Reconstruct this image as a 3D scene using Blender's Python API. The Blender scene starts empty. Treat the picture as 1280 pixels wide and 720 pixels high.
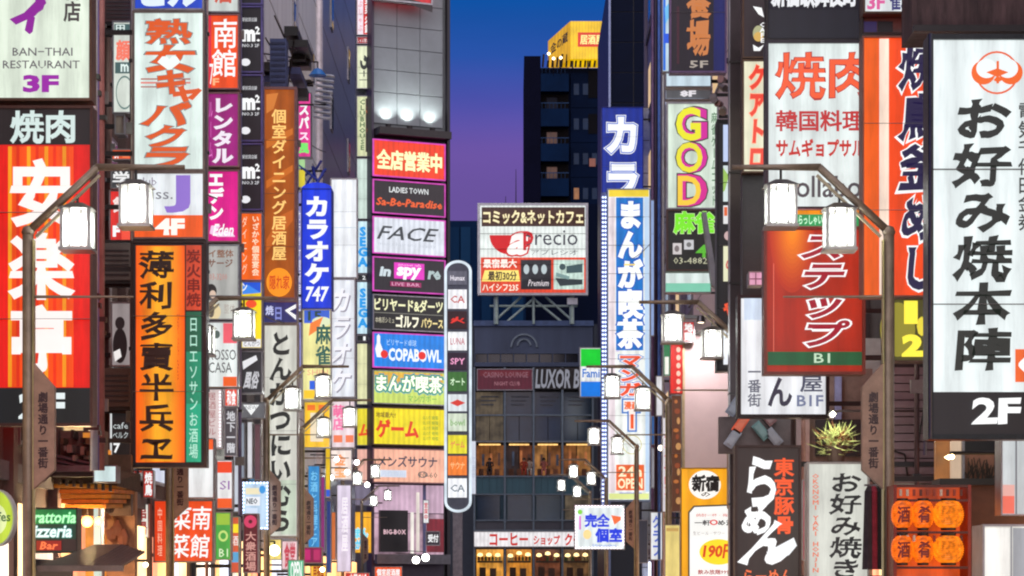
import bpy, bmesh, math, random
from mathutils import Matrix, Vector
R = random.Random(7)
sc = bpy.context.scene
F = 3022.0; HZ = 735.0; CZ = 1.7          # lens in pixels of the 1280 wide photograph, horizon row, eye height

# ---------------------------------------------------------------- camera, world, sun, exposure
cd = bpy.data.cameras.new('camera'); cam = bpy.data.objects.new('camera', cd)
sc.collection.objects.link(cam); sc.camera = cam
cam.location = (0, 0, CZ); cam.rotation_euler = (math.pi/2, 0, 0)
cd.sensor_width = 36; cd.lens = 36*F/1280; cd.shift_y = (HZ-360)/1280
cd.clip_start = .1; cd.clip_end = 3000

def lin(c):
    return tuple((x/255/12.92) if x/255 <= .04045 else ((x/255+.055)/1.055)**2.4 for x in c)

w = bpy.data.worlds.new('World'); sc.world = w; w.use_nodes = True
nt = w.node_tree; bg = nt.nodes['Background']
tc = nt.nodes.new('ShaderNodeTexCoord'); sp = nt.nodes.new('ShaderNodeSeparateXYZ'); rp = nt.nodes.new('ShaderNodeValToRGB')
nt.links.new(tc.outputs['Generated'], sp.inputs[0]); nt.links.new(sp.outputs['Z'], rp.inputs[0]); nt.links.new(rp.outputs[0], bg.inputs[0])
el = rp.color_ramp.elements
stops = [(0, (92, 74, 130)), (.10, (112, 84, 160)), (.15, (106, 83, 156)), (.178, (111, 86, 168)), (.197, (78, 82, 172)),
         (.215, (44, 86, 174)), (.24, (6, 84, 168)), (.5, (8, 66, 150)), (1, (10, 50, 125))]
el[0].position = 0; el[0].color = (*lin(stops[0][1]), 1); el[1].position = 1; el[1].color = (*lin(stops[-1][1]), 1)
for p, c in stops[1:-1]:
    e = el.new(p); e.color = (*lin(c), 1)
skn = nt.nodes.new('ShaderNodeTexNoise'); skn.inputs['Scale'].default_value = 5; skn.inputs['Detail'].default_value = 6
skm = nt.nodes.new('ShaderNodeMapping'); skm.inputs['Scale'].default_value = (1, 1, 5); nt.links.new(tc.outputs['Generated'], skm.inputs[0]); nt.links.new(skm.outputs[0], skn.inputs[0])
skr = nt.nodes.new('ShaderNodeMapRange'); skr.inputs[1].default_value = .3; skr.inputs[2].default_value = .7; skr.inputs[3].default_value = .88; skr.inputs[4].default_value = 1.04
nt.links.new(skn.outputs[0], skr.inputs[0]); nt.links.new(skr.outputs[0], bg.inputs[1])      # thin uneven evening haze
sd = bpy.data.lights.new('soft_fill', 'SUN'); sd.energy = 3.8; sd.angle = math.radians(120); sd.color = (1, .89, .82)  # soft fill lamp added in place of signs glowing behind the viewer
so = bpy.data.objects.new('soft_fill', sd); sc.collection.objects.link(so); so.location = (0, -20, 60)
so.rotation_euler = (math.radians(54), 0, math.radians(20))
sc.view_settings.view_transform = 'Standard'; sc.view_settings.look = 'None'; sc.view_settings.exposure = 0; sc.view_settings.gamma = 1
sc.render.engine = 'CYCLES'
sc.cycles.use_denoising = True; sc.cycles.pixel_filter_type = 'BLACKMAN_HARRIS'; sc.cycles.filter_width = 2.1; sc.cycles.max_bounces = 5; sc.cycles.diffuse_bounces = 3; sc.cycles.glossy_bounces = 3
sc.cycles.sample_clamp_indirect = 4; sc.cycles.caustics_reflective = False; sc.cycles.caustics_refractive = False

# ---------------------------------------------------------------- materials
_m = {}
def emat(c, E=1.0, amt=.14, light=True, scale=1.3):
    """backlit acrylic or print on it: gives off its own colour, a little uneven and dirty"""
    k = ('e', tuple(c), E, amt, light, scale)
    if k in _m: return _m[k]
    m = bpy.data.materials.new('backlit'); m.use_nodes = True; n = m.node_tree.nodes; L = m.node_tree.links
    b = n['Principled BSDF']; col = lin(c)
    b.inputs['Base Color'].default_value = (*[x*.12+.008 for x in col], 1); b.inputs['Roughness'].default_value = .4
    t = n.new('ShaderNodeTexCoord'); a = n.new('ShaderNodeTexNoise'); a.inputs['Scale'].default_value = scale; a.inputs['Detail'].default_value = 5
    r = n.new('ShaderNodeMapRange'); r.inputs[1].default_value = .3; r.inputs[2].default_value = .7
    r.inputs[3].default_value = E*(1.07-amt*1.5); r.inputs[4].default_value = E*(1.07+amt*.6)
    L.new(t.outputs['Object'], a.inputs[0]); L.new(a.outputs[0], r.inputs[0])
    last = r.outputs[0]
    if light and E < 2:      # fluorescent tubes behind the acrylic, and streaks of grime
        wv = n.new('ShaderNodeTexWave'); wv.inputs['Scale'].default_value = 1.1; wv.inputs['Distortion'].default_value = .4; L.new(t.outputs['Object'], wv.inputs[0])
        mp = n.new('ShaderNodeMapping'); mp.inputs['Scale'].default_value = (6, 6, .7); L.new(t.outputs['Object'], mp.inputs[0])
        g = n.new('ShaderNodeTexNoise'); g.inputs['Scale'].default_value = 2.2; g.inputs['Detail'].default_value = 7; g.inputs['Roughness'].default_value = .7; L.new(mp.outputs[0], g.inputs[0])
        r1 = n.new('ShaderNodeMapRange'); r1.inputs[3].default_value = .86; r1.inputs[4].default_value = 1.06; L.new(wv.outputs['Fac'], r1.inputs[0])
        r2 = n.new('ShaderNodeMapRange'); r2.inputs[1].default_value = .3; r2.inputs[2].default_value = .55; r2.inputs[3].default_value = .8; r2.inputs[4].default_value = 1.0; L.new(g.outputs[0], r2.inputs[0])
        m1 = n.new('ShaderNodeMath'); m1.operation = 'MULTIPLY'; m2 = n.new('ShaderNodeMath'); m2.operation = 'MULTIPLY'
        L.new(last, m1.inputs[0]); L.new(r1.outputs[0], m1.inputs[1]); L.new(m1.outputs[0], m2.inputs[0]); L.new(r2.outputs[0], m2.inputs[1]); last = m2.outputs[0]
    L.new(last, b.inputs['Emission Strength'])
    b.inputs['Emission Color'].default_value = (*col, 1)
    if not light: m.cycles.emission_sampling = 'NONE'
    _m[k] = m; return m
def pmat(c, rough=.6, metal=0, amt=.35, scale=3.0, bump=.15, streak=False, name='surface', spec=.5):
    k = ('p', tuple(c), rough, metal, amt, scale, bump, streak, spec)
    if k in _m: return _m[k]
    m = bpy.data.materials.new(name); m.use_nodes = True; n = m.node_tree.nodes; L = m.node_tree.links
    b = n['Principled BSDF']; b.inputs['Roughness'].default_value = rough; b.inputs['Metallic'].default_value = metal; b.inputs['Specular IOR Level'].default_value = spec
    t = n.new('ShaderNodeTexCoord'); mp = n.new('ShaderNodeMapping'); a = n.new('ShaderNodeTexNoise')
    if streak: mp.inputs['Scale'].default_value = (1, 1, .15)
    a.inputs['Scale'].default_value = scale; a.inputs['Detail'].default_value = 8; a.inputs['Roughness'].default_value = .65
    r = n.new('ShaderNodeValToRGB'); col = lin(c)
    r.color_ramp.elements[0].position = .3; r.color_ramp.elements[0].color = (*[x*(1-amt) for x in col], 1)
    r.color_ramp.elements[1].position = .7; r.color_ramp.elements[1].color = (*[min(.9, x*(1+amt*.5)) for x in col], 1)
    L.new(t.outputs['Object'], mp.inputs[0]); L.new(mp.outputs[0], a.inputs[0]); L.new(a.outputs[0], r.inputs[0]); L.new(r.outputs[0], b.inputs['Base Color'])
    if bump:
        bu = n.new('ShaderNodeBump'); bu.inputs['Strength'].default_value = bump; bu.inputs['Distance'].default_value = .02
        a2 = n.new('ShaderNodeTexNoise'); a2.inputs['Scale'].default_value = scale*12; L.new(mp.outputs[0], a2.inputs[0])
        L.new(a2.outputs[0], bu.inputs['Height']); L.new(bu.outputs[0], b.inputs['Normal'])
    _m[k] = m; return m
ALU = pmat((150, 148, 152), .35, .8, .3, 5, .05); DARK = pmat((42, 36, 36), .45, .2, .3, 4, .08); BLK = pmat((16, 15, 18), .4, 0, .3, 4, .05)
BROWN = pmat((96, 72, 56), .5, .4, .35, 6, .1); POLE = pmat((148, 130, 110), .4, .2, .3, 7, .08); WHITEP = pmat((205, 205, 210), .4, 0, .2, 4, .05)
STEEL = pmat((120, 116, 122), .3, .9, .3, 6, .05); CONC = pmat((110, 104, 106), .8, 0, .35, 2, .3); PINKB = pmat((150, 110, 112), .45, .3, .3, 5, .08)
GLASS = pmat((22, 28, 40), .08, 0, .4, 2, 0, name='window_glass')

SEAM = pmat((120, 116, 116), .5, 0, .3, 5, 0)
# ---------------------------------------------------------------- mesh helpers
class MB:
    def __init__(s): s.v = []; s.f = []
    def add(s, vs, fs):
        o = len(s.v); s.v += [tuple(v) for v in vs]; s.f += [tuple(i+o for i in f) for f in fs]; return s
    def box(s, x0, x1, y0, y1, z0, z1):
        if x0 > x1: x0, x1 = x1, x0
        if y0 > y1: y0, y1 = y1, y0
        if z0 > z1: z0, z1 = z1, z0
        return s.add([(x0,y0,z0),(x1,y0,z0),(x1,y1,z0),(x0,y1,z0),(x0,y0,z1),(x1,y0,z1),(x1,y1,z1),(x0,y1,z1)],
                     [(0,3,2,1),(4,5,6,7),(0,1,5,4),(1,2,6,5),(2,3,7,6),(3,0,4,7)])
    def bar(s, a, b, r, n=6, r2=None):
        a = Vector(a); b = Vector(b); d = (b-a).normalized(); u = d.orthogonal().normalized(); v = d.cross(u); r2 = r if r2 is None else r2
        vs = []
        for p, q in ((a, r), (b, r2)):
            for i in range(n):
                t = 2*math.pi*(i+.5)/n; vs.append(p+(u*math.cos(t)+v*math.sin(t))*q)
        return s.add(vs, [(i, (i+1) % n, n+(i+1) % n, n+i) for i in range(n)]+[tuple(range(n))[::-1], tuple(range(n, 2*n))])
    def path(s, pts, r, n=6):
        for a, b in zip(pts, pts[1:]): s.bar(a, b, r, n)
        return s
    def beam(s, a, b, wx, wz, taper=1):       # flat bar in the xz plane between two points, wx deep in y
        a = Vector(a); b = Vector(b); d = (b-a).normalized(); u = Vector((-d.z, 0, d.x))*wz/2; y = Vector((0, wx/2, 0))
        vs = [a-u-y, a+u-y, a+u+y, a-u+y, b-u*taper-y, b+u*taper-y, b+u*taper+y, b-u*taper+y]
        return s.add(vs, [(0,3,2,1),(4,5,6,7),(0,1,5,4),(1,2,6,5),(2,3,7,6),(3,0,4,7)])
    def lathe(s, prof, c=(0,0,0), n=12):      # prof [(r,z)] about z
        vs = []; k = len(prof)
        for i in range(n):
            t = 2*math.pi*i/n
            for r, z in prof: vs.append((c[0]+r*math.cos(t), c[1]+r*math.sin(t), c[2]+z))
        return s.add(vs, [(i*k+j, ((i+1) % n)*k+j, ((i+1) % n)*k+j+1, i*k+j+1) for i in range(n) for j in range(k-1)])
    def prism(s, pts, y0, y1):                # pts [(x,z)] front face at y0
        n = len(pts)
        return s.add([(x, y0, z) for x, z in pts]+[(x, y1, z) for x, z in pts],
                     [tuple(range(n)), tuple(range(2*n-1, n-1, -1))]+[(i, n+i, n+(i+1) % n, (i+1) % n) for i in range(n)])
    def mesh(s, name, m):
        me = bpy.data.meshes.new(name); me.from_pydata(s.v, [], s.f)
        me.materials.append(m); me.update(); return me
    def obj(s, name, m, parent=None, smooth=False):
        me = s.mesh(name, m)
        if smooth: me.polygons.foreach_set('use_smooth', [True]*len(me.polygons))
        return link(name, me, parent)
def link(name, me, parent=None, loc=(0,0,0)):
    o = bpy.data.objects.new(name, me); sc.collection.objects.link(o); o.parent = parent; o.location = loc; return o
def fixn(o):
    bm = bmesh.new(); bm.from_mesh(o.data); bmesh.ops.recalc_face_normals(bm, faces=bm.faces); bm.to_mesh(o.data); bm.free(); return o
def tag(o, label, cat=None, group=None, kind=None):
    if label: o['label'] = label
    if cat: o['category'] = cat
    if group: o['group'] = group
    if kind: o['kind'] = kind
    return o
def thing(name, label, cat, loc=(0,0,0), yaw=0, group=None):
    o = bpy.data.objects.new(name, None); sc.collection.objects.link(o); o.location = loc; o.rotation_euler = (0, 0, yaw)
    o.empty_display_size = .3
    return tag(o, label, cat, group)
def copy_tree(o, parent=None):
    c = o.copy(); sc.collection.objects.link(c); c.parent = parent
    for ch in list(o.children): copy_tree(ch, c)
    return c
def W(px, py, d): return ((px-640)/F*d, d, CZ+(HZ-py)/F*d)

# ---------------------------------------------------------------- lettering
_g = {}
def glyph(s, res):
    if (s, res) in _g: return _g[s, res]
    c = bpy.data.curves.new('t', 'FONT'); c.body = s; c.size = 1; c.resolution_u = res
    o = bpy.data.objects.new('t', c); sc.collection.objects.link(o)
    me = bpy.data.meshes.new_from_object(o.evaluated_get(bpy.context.evaluated_depsgraph_get()))
    vs = [(v.co.x, v.co.y) for v in me.vertices]; fs = []
    for p in me.polygons:
        f = list(p.vertices); ar = 0
        for i in range(len(f)):
            a = vs[f[i]]; b = vs[f[(i+1) % len(f)]]; ar += a[0]*b[1]-b[0]*a[1]
        fs.append(f if ar > 0 else f[::-1])
    ed = set()
    for f in fs:
        for i in range(len(f)): ed.add((f[i], f[(i+1) % len(f)]))
    be = [(a, b) for a, b in ed if (b, a) not in ed]
    bpy.data.objects.remove(o); bpy.data.curves.remove(c); bpy.data.meshes.remove(me)
    nrm = {}
    for a, b in be:
        dx = vs[b][0]-vs[a][0]; dy = vs[b][1]-vs[a][1]; l = math.hypot(dx, dy) or 1; n = (dy/l, -dx/l)
        for k in (a, b):
            q = nrm.get(k, (0, 0)); nrm[k] = (q[0]+n[0], q[1]+n[1])
    for k, (x, y) in nrm.items():
        l = math.hypot(x, y) or 1; sc_ = min(1.8, 2/max(l, .6)); nrm[k] = (x/l*sc_, y/l*sc_)
    _g[s, res] = (vs, fs, be, nrm); return _g[s, res]
def fat(g, r, nib=0, wob=0, seed=0):
    """outline pushed out by r (more along one diagonal when nib is set), as extra strips round the filled letter"""
    vs, fs, be, nrm = g; out = list(vs); of = list(fs)
    if r <= 0: return out, of
    idx = {}
    for k, n in nrm.items():
        q = abs(n[0]*.35+n[1]*.94); rr = r*(1+nib*(q*2-1))
        if wob: rr *= 1+wob*math.sin(vs[k][0]*23+vs[k][1]*31+seed)
        idx[k] = len(out); out.append((vs[k][0]+n[0]*rr, vs[k][1]+n[1]*rr))
    for a, b in be: of.append((a, idx[a], idx[b], b))
    return out, of
ROT = 'ー―〜-'
class T:       # a run of lettering
    def __init__(s, t, x0, y0, x1, y1, c, w=.02, v=0, o=None, sh=0, nib=0, wob=0, E=1, o2=None, name='lettering', gap=.93):
        s.gap=gap;
        s.t=t; s.b=(x0,y0,x1,y1); s.c=c; s.w=w; s.v=v; s.o=o; s.sh=sh; s.nib=nib; s.wob=wob; s.E=E; s.o2=o2; s.name=name
    def build(s, X, Z, y, parent, step):
        x0, y0, x1, y1 = s.b; layers = []
        if s.o2: layers.append((s.w+s.o[1]+s.o2[1], s.o2[0]))
        if s.o: layers.append((s.w+s.o[1], s.o[0]))
        layers.append((s.w, s.c))
        hpx = (y1-y0)/(len(s.t) if s.v else 1); res = 3 if hpx > 26 else 2 if hpx > 11 else 1
        for li, (r, c) in enumerate(layers):
            mb = MB()
            if s.v:
                ch = [q for q in s.t]; n = len(ch); hh = (y1-y0)/n
                for i, q in enumerate(ch):
                    if q == ' ': continue
                    vs, fs = fat(glyph(q, res), r, s.nib, s.wob, i)
                    if not vs: continue
                    g0 = glyph(q, res)[0]; ax = [p[0] for p in g0]; ay = [p[1] for p in g0]
                    if ord(q) > 0x2000: bx0, bx1, by0, by1 = .02, .98, -.1, .86
                    else: m_ = (min(ax)+max(ax))/2; bx0, bx1, by0, by1 = m_-.42, m_+.42, min(ay)-.05, max(ay)+.05
                    cx = (bx0+bx1)/2; cy = (by0+by1)/2; kx = (x1-x0)/(bx1-bx0); ky = hh*s.gap/(by1-by0)
                    P = []
                    for px, py in vs:
                        u, t_ = px-cx, py-cy
                        if q in ROT: u, t_ = t_, -u
                        u += s.sh*t_
                        P.append(((x0+x1)/2+u*kx, y0+hh*(i+.5)-t_*ky))
                    mb.add([(X(a), y-li*step, Z(b)) for a, b in P], fs)
            else:
                g = glyph(s.t, res); g0 = g[0]
                if not g0: continue
                ax = [p[0]+s.sh*p[1] for p in g0]; ay = [p[1] for p in g0]; bx0, bx1, by0, by1 = min(ax)-s.w, max(ax)+s.w, min(ay)-s.w, max(ay)+s.w
                vs, fs = fat(g, r, s.nib, s.wob)
                mb.add([(X(x0+(px+s.sh*py-bx0)/(bx1-bx0)*(x1-x0)), y-li*step, Z(y1-(py-by0)/(by1-by0)*(y1-y0))) for px, py in vs], fs)
            if mb.v: mb.obj(s.name, emat(c, s.E, .04, False), parent)
class Q:       # coloured panel of a sign face
    def __init__(s, x0, y0, x1, y1, c, E=1, name='panel', amt=.14, paint=None): s.b=(x0,y0,x1,y1); s.c=c; s.E=E; s.name=name; s.amt=amt; s.paint=paint
    def build(s, X, Z, y, parent, step):
        x0, y0, x1, y1 = s.b
        MB().box(X(x0), X(x1), y, y+step*.8, Z(y1), Z(y0)).obj(s.name, s.paint or emat(s.c, s.E, s.amt, (x1-x0)*(y1-y0) > 900), parent)
class C:       # disc, ellipse or ring (r0 = inner share)
    def __init__(s, cx, cy, rx, ry, c, inner=0, E=1, name='disc', a0=0, a1=360): s.a=(cx,cy,rx,ry,inner,a0,a1); s.c=c; s.E=E; s.name=name
    def build(s, X, Z, y, parent, step):
        cx, cy, rx, ry, k, a0, a1 = s.a; n = 28; mb = MB(); vs = []
        A = [math.radians(a0+(a1-a0)*i/n) for i in range(n+1)]
        for a in A: vs += [(X(cx+rx*math.cos(a)), y, Z(cy-ry*math.sin(a))), (X(cx+rx*k*math.cos(a)), y, Z(cy-ry*k*math.sin(a)))]
        mb.add(vs, [(2*i, 2*i+2, 2*i+3, 2*i+1) for i in range(n)]); mb.obj(s.name, emat(s.c, s.E, .08, False), parent)
class PL:      # polygon of flat print
    def __init__(s, pts, c, E=1, name='emblem'): s.p=pts; s.c=c; s.E=E; s.name=name
    def build(s, X, Z, y, parent, step):
        ar = sum(a[0]*b[1]-b[0]*a[1] for a, b in zip(s.p, s.p[1:]+s.p[:1]))
        pts = s.p if ar < 0 else s.p[::-1]
        MB().add([(X(a), y, Z(b)) for a, b in pts], [tuple(range(len(pts)))]).obj(s.name, emat(s.c, s.E, .08, False), parent)
class BU:      # row of small bulbs round or along an edge
    def __init__(s, pts, r, c, E=3): s.p=pts; s.r=r; s.c=c; s.E=E
    def build(s, X, Z, y, parent, step):
        mb = MB(); r = s.r*abs(X(1)-X(0))
        for px, py in s.p: mb.lathe([(0, -r), (r*.7, -r*.6), (r, 0), (r*.7, r*.6), (0, r)], (X(px), y-r*.5, Z(py)), 6)
        tag(mb.obj('bulbs', emat(s.c, s.E, .1, False), parent), None, kind='stuff')

def sign(name, label, x0, y0, x1, y1, d, face, els=(), cat='sign', fw=2.2, depth=.28, yaw=0, frame=None, group=None, E=1, bracket=None, amt=.14, cab=None, legs=None, seams=True):
    """a lit box sign: cabinet, rim, face, then panels and lettering, each a hair in front of the last; sizes from the photograph at distance d"""
    k = d/F; cy = math.cos(yaw); mx = (x0+x1)/2
    root = thing(name, label, cat, ((mx-640)*k, d, CZ+(HZ-y1)*k), yaw, group)
    X = lambda px: (px-mx)*k/cy
    Z = lambda py: (y1-py)*k
    frame = frame or ALU; cabm = cab or frame; st = max(.003, d*5e-5)
    MB().box(X(x0), X(x1), .012, depth, Z(y1), Z(y0)).obj('cabinet', cabm, root)
    if fw:
        e = fw; fr = MB(); p = -.03-.0002*d
        fr.box(X(x0)-.004, X(x0+e), p, .03, Z(y1)-.004, Z(y0)+.004); fr.box(X(x1-e), X(x1)+.004, p, .03, Z(y1)-.004, Z(y0)+.004)
        fr.box(X(x0+e), X(x1-e), p, .03, Z(y0+e), Z(y0)+.004); fr.box(X(x0+e), X(x1-e), p, .03, Z(y1)-.004, Z(y1-e))
        fr.obj('rim', frame, root)
    if face is not None:
        MB().box(X(x0+fw)+.001, X(x1-fw)-.001, 0, .011, Z(y1-fw)+.001, Z(y0+fw)-.001).obj('face', face if hasattr(face, 'node_tree') else emat(face, E, amt), root)
    if (x1-x0)*(y1-y0) > 900 and face is not None and not hasattr(face, 'node_tree'):
        MB().box(X(x0+fw), X(x1-fw), depth+.001, depth+.012, Z(y1-fw), Z(y0+fw)).obj('rear_spill_face', emat(face, E*2.6, amt), root)  # unseen back panel, made brighter than the face to spill light behind
    y = -st
    for e in els:
        e.build(X, Z, y, root, st); y -= st*(1+(isinstance(e, T) and (bool(e.o)+bool(e.o2))))
    if seams and (y1-y0)*k > 2.2 and fw:
        n = int((y1-y0)*k/.95)
        for i in range(1, n): z = Z(y0)*i/n; MB().box(X(x0+fw), X(x1-fw), y-st, 0, z-.0025, z+.0025).obj('panel_seam', SEAM, root)
    if bracket:      # arms back to the facade the sign hangs from: world x of the wall
        bx = bracket-root.location.x; s_ = X(x0) if bx < 0 else X(x1); hh = Z(y0)
        for f in ((.12, .88) if hh > 1 else (.5,)):
            MB().box(min(bx, s_), max(bx, s_), depth*.35, depth*.35+.06, hh*f-.03, hh*f+.03).obj('bracket', DARK, root)
    if legs:
        for px in legs: MB().box(X(px)-.04, X(px)+.04, depth*.4, depth*.4+.08, -root.location.z, 0).obj('post', DARK, root)
    return root

# ---------------------------------------------------------------- the street
XL, XR = -5.9, 5.25
MB().add([(-900,-200,0),(900,-200,0),(900,1500,0),(-900,1500,0)], [(0,1,2,3)]).obj('ground', pmat((74, 72, 74), .9, 0, .3, .6, .2))['kind'] = 'structure'
MB().add([(-2.9,-60,.004),(2.9,-60,.004),(2.9,166,.004),(-2.9,166,.004)], [(0,1,2,3)]).obj('road', pmat((62, 60, 64), .55, 0, .35, 1.5, .3))['kind'] = 'structure'
mk = MB()
for i in range(-6, 18):
    for x in (-2.7, 2.6): mk.add([(x, i*9, .008), (x+.12, i*9, .008), (x+.12, i*9+8.6, .008), (x, i*9+8.6, .008)], [(0,1,2,3)])
mk.obj('road_marking', pmat((200, 200, 195), .6, 0, .2, 5, .1))['kind'] = 'structure'
for nm, a, b in (('pavement_left', XL-.1, -2.9), ('pavement_right', 2.9, XR+.1)):
    MB().box(a, b, -60, 95, 0, .12).obj(nm, pmat((120, 112, 108), .6, 0, .3, 2, .25))['kind'] = 'structure'

def building(name, label, x0, x1, y0, y1, h, wall, side=1, bays=4, floor=3.3, z0=3.4, ww=1.5, wh=1.6, lit=.35, plain=False):
    """a block with window openings on its street side (side=+1: street lies towards +x), piers and floor bands standing proud"""
    root = thing(name, label, 'building', ((x0+x1)/2, (y0+y1)/2, 0))
    cx, cy = (x0+x1)/2, (y0+y1)/2
    MB().box(x0-cx, x1-cx, y0-cy, y1-cy, 0, h).obj('wall', wall, root)
    sx = (x1 if side > 0 else x0)-cx; L = y1-y0; n = int((h-z0)/floor)
    fb = MB()
    for f in range(0 if plain else n+1):
        z = z0+f*floor-.45; fb.box(sx, sx+side*.07, y0-cy, y1-cy, z, z+.22)
    if fb.v: fb.obj('floor_band', CONC, root)
    pb = MB()
    for b in range(0 if plain else bays+1):
        yy = y0-cy+L*b/bays; yy = min(max(yy, y0-cy+.12), y1-cy-.12); pb.box(sx, sx+side*.12, yy-.12, yy+.12, 0, h)
    if pb.v: pb.obj('pier', wall, root)
    if plain:
        for f in range(1, int(h/1.6)): MB().box(sx, sx+side*.006, y0-cy+.05, y1-cy-.05, f*1.6, f*1.6+.02).obj('wall_joint', CONC, root)
    fm = MB().box(0, side*.05, -ww/2, ww/2, 0, wh).mesh('window', ALU)
    for b in range(bays*2):
        yy = y0-cy+L*(b+.5)/(bays*2); hw_ = L/(bays*4)-.12
        MB().box(sx+side*.01, sx+side*.06, yy-hw_, yy+hw_, .25, 2.5+R.random()*.35).obj('shopfront', emat(R.choice([(255, 210, 150), (255, 236, 214), (255, 190, 120), (236, 240, 255), (255, 150, 110)]), R.uniform(1.5, 3), .4, scale=1.1), root)  # lit panels added so the shop level throws light up the street
    panes = [MB().box(side*.045, side*.058, -ww/2+.06, ww/2-.06, .06, wh-.06).mesh('pane', m) for m in (GLASS, emat((255, 214, 150), .8), emat((225, 235, 255), .8))]
    for f in range(n):
        for b in range(bays):
            o = link('window', fm, root, (sx, y0-cy+L*(b+.5)/bays, z0+f*floor))
            link('pane', panes[0 if R.random() > lit else R.choice((1, 2))], o)
    MB().box(x0-cx-.05, x1-cx+.05, y0-cy-.05, y1-cy+.05, h, h+.5).obj('parapet', CONC, root)
    return root
BW = pmat((92, 66, 60), .7, 0, .35, 1.2, .2, True)
building('shop_building', 'brown low block behind the purple and white restaurant sign at far left', -16, XL, 20, 33.6, 14, BW, 1, 5)
building('tenant_building', 'brown tenant block with pipes running down beside the tall white sign', -16, XL, 33.9, 43.6, 18, pmat((86, 66, 62), .7, 0, .35, 1.5, .2, True), 1, 4)
building('tenant_building', 'dark tenant block behind the stack of black area price signs', -16, XL+.02, 43.9, 55.5, 22, pmat((80, 78, 86), .7, 0, .3, 1.5, .2, True), 1, 4)
LC = building('pale_building', 'pale blue grey painted block above the brown and gold vertical sign', -16, XL, 55.8, 74.5, 28, pmat((226, 232, 238), .55, 0, .15, 1.2, .1, True), 1, 3, ww=.5, wh=.9, lit=.2, plain=True)
LD = building('glass_building', 'blue grey block with a smooth wall above the blank white sign', -16, XL, 74.8, 91, 34, pmat((128, 138, 162), .3, .1, .25, .8, .1, True), 1, 2, ww=.8, wh=1.2, lit=.05, plain=True)
BR = pmat((70, 54, 52), .65, 0, .35, 1.4, .2, True)
building('shop_building', 'dark brown block above the big white vertical sign at far right', XR+.3, 16, 14, 27.5, 12, BR, -1, 5)
building('tenant_building', 'dark block behind the orange grilled chicken and rice sign', XR, 16, 27.8, 38.2, 17, pmat((66, 56, 58), .65, 0, .35, 1.4, .2, True), -1, 4)
building('tenant_building', 'dark brown block behind the red vertical sign and black panel column', XR, 16, 38.5, 51.8, 21, BR, -1, 4)
building('tenant_building', 'smooth pinkish beige block above the yellow price banner', XR-.15, 16, 52.1, 68, 25, pmat((226, 206, 204), .55, 0, .12, 1, .1, True), -1, 3, z0=14, lit=.1, plain=True)
building('tenant_building', 'purplish grey block behind the long white and blue comic cafe sign', XR, 16, 68.3, 94, 30, pmat((108, 98, 122), .45, .1, .3, 1, .1, True), -1, 5, lit=.5)

# far right navy block beyond the cross street, wall of panels facing the camera
def panel_wall(root, x0, x1, z0, z1, nx, nz, y, m, gap=.05, dep=.08, name='wall_panel', skip=()):
    pw = (x1-x0)/nx; ph = (z1-z0)/nz; me = MB().box(gap/2, pw-gap/2, -dep, 0, gap/2, ph-gap/2).mesh(name, m)
    for i in range(nx):
        for j in range(nz):
            if (i, j) not in skip: link(name, me, root, (x0+i*pw, y, z0+j*ph))
NAVY = pmat((4, 14, 38), .6, 0, .4, .3, .1, spec=.08)
rg = thing('navy_building', 'dark navy office block with thin panel joints behind the blue karaoke sign', 'building', (8.6, 140, 0))
MB().box(-3, 8, 0, 18, 0, 37).obj('wall', pmat((10, 14, 26), .5, 0, .3, .5, .1), rg)
panel_wall(rg, -2.95, 1.2, 14, 36.8, 3, 13, -.002, NAVY)
MB().box(-3.02, -2.9, -.35, -.1, 0, 37).obj('corner_strip', pmat((120, 130, 160), .3, .6, .2, 3, .05), rg)

# tower far behind with balconies and yellow roof sign
tw = thing('dark_tower', 'dark blue tower with balconies under the yellow rooftop sign', 'building', W(655, 735, 232)[:2]+(0,))
kt = 232/F; tz = lambda py: CZ+(HZ-py)*kt
TWm = pmat((3, 12, 34), .7, 0, .3, .25, .1, spec=.05)
MB().box(1.2, 14, 1.2, 16, 0, tz(82)).obj('wall', TWm, tw)
MB().box(0, 1.6, 0, 16, 0, tz(70)).obj('stair_shaft', pmat((6, 8, 30), .7, 0, .3, .3, .1, spec=.05), tw)
for i in range(14):
    py = 92+i*45/1.0*.97
    if py > 560: break
    MB().box(1.62, 4.3, 0, 1.19, tz(py+22), tz(py)).obj('balcony', pmat((5, 28, 58), .7, 0, .3, .4, .1, spec=.05), tw)
    MB().box(1.62, 4.3, 1.13, 1.19, tz(py+44), tz(py+23)).obj('window', pmat((12, 8, 10), .6, 0, .3, .4, 0, spec=.05), tw)
    MB().box(4.5, 8.3, .95, 1.19, tz(py+40), tz(py-3)).obj('wall_panel', pmat((3, 18, 44), .7, 0, .3, .4, .1, spec=.05), tw)
for a, b in ((86, 120), (140, 165)): MB().box(6.2, 7.1, .9, .945, tz(b), tz(a)).obj('window', pmat((10, 10, 16), .6, 0, .3, .4, 0, spec=.05), tw)
MB().box(6.3, 6.9, .88, .945, tz(206), tz(196)).obj('window', emat((150, 80, 60), .6), tw)
rs = MB()
for i in range(12): rs.bar((1.8+i*.45, .3, tz(83)), (1.8+i*.45+.1, .3, tz(83)+.5+R.random()*.9), .1, 4)
rs.obj('rooftop_pipes', DARK, tw)

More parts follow.
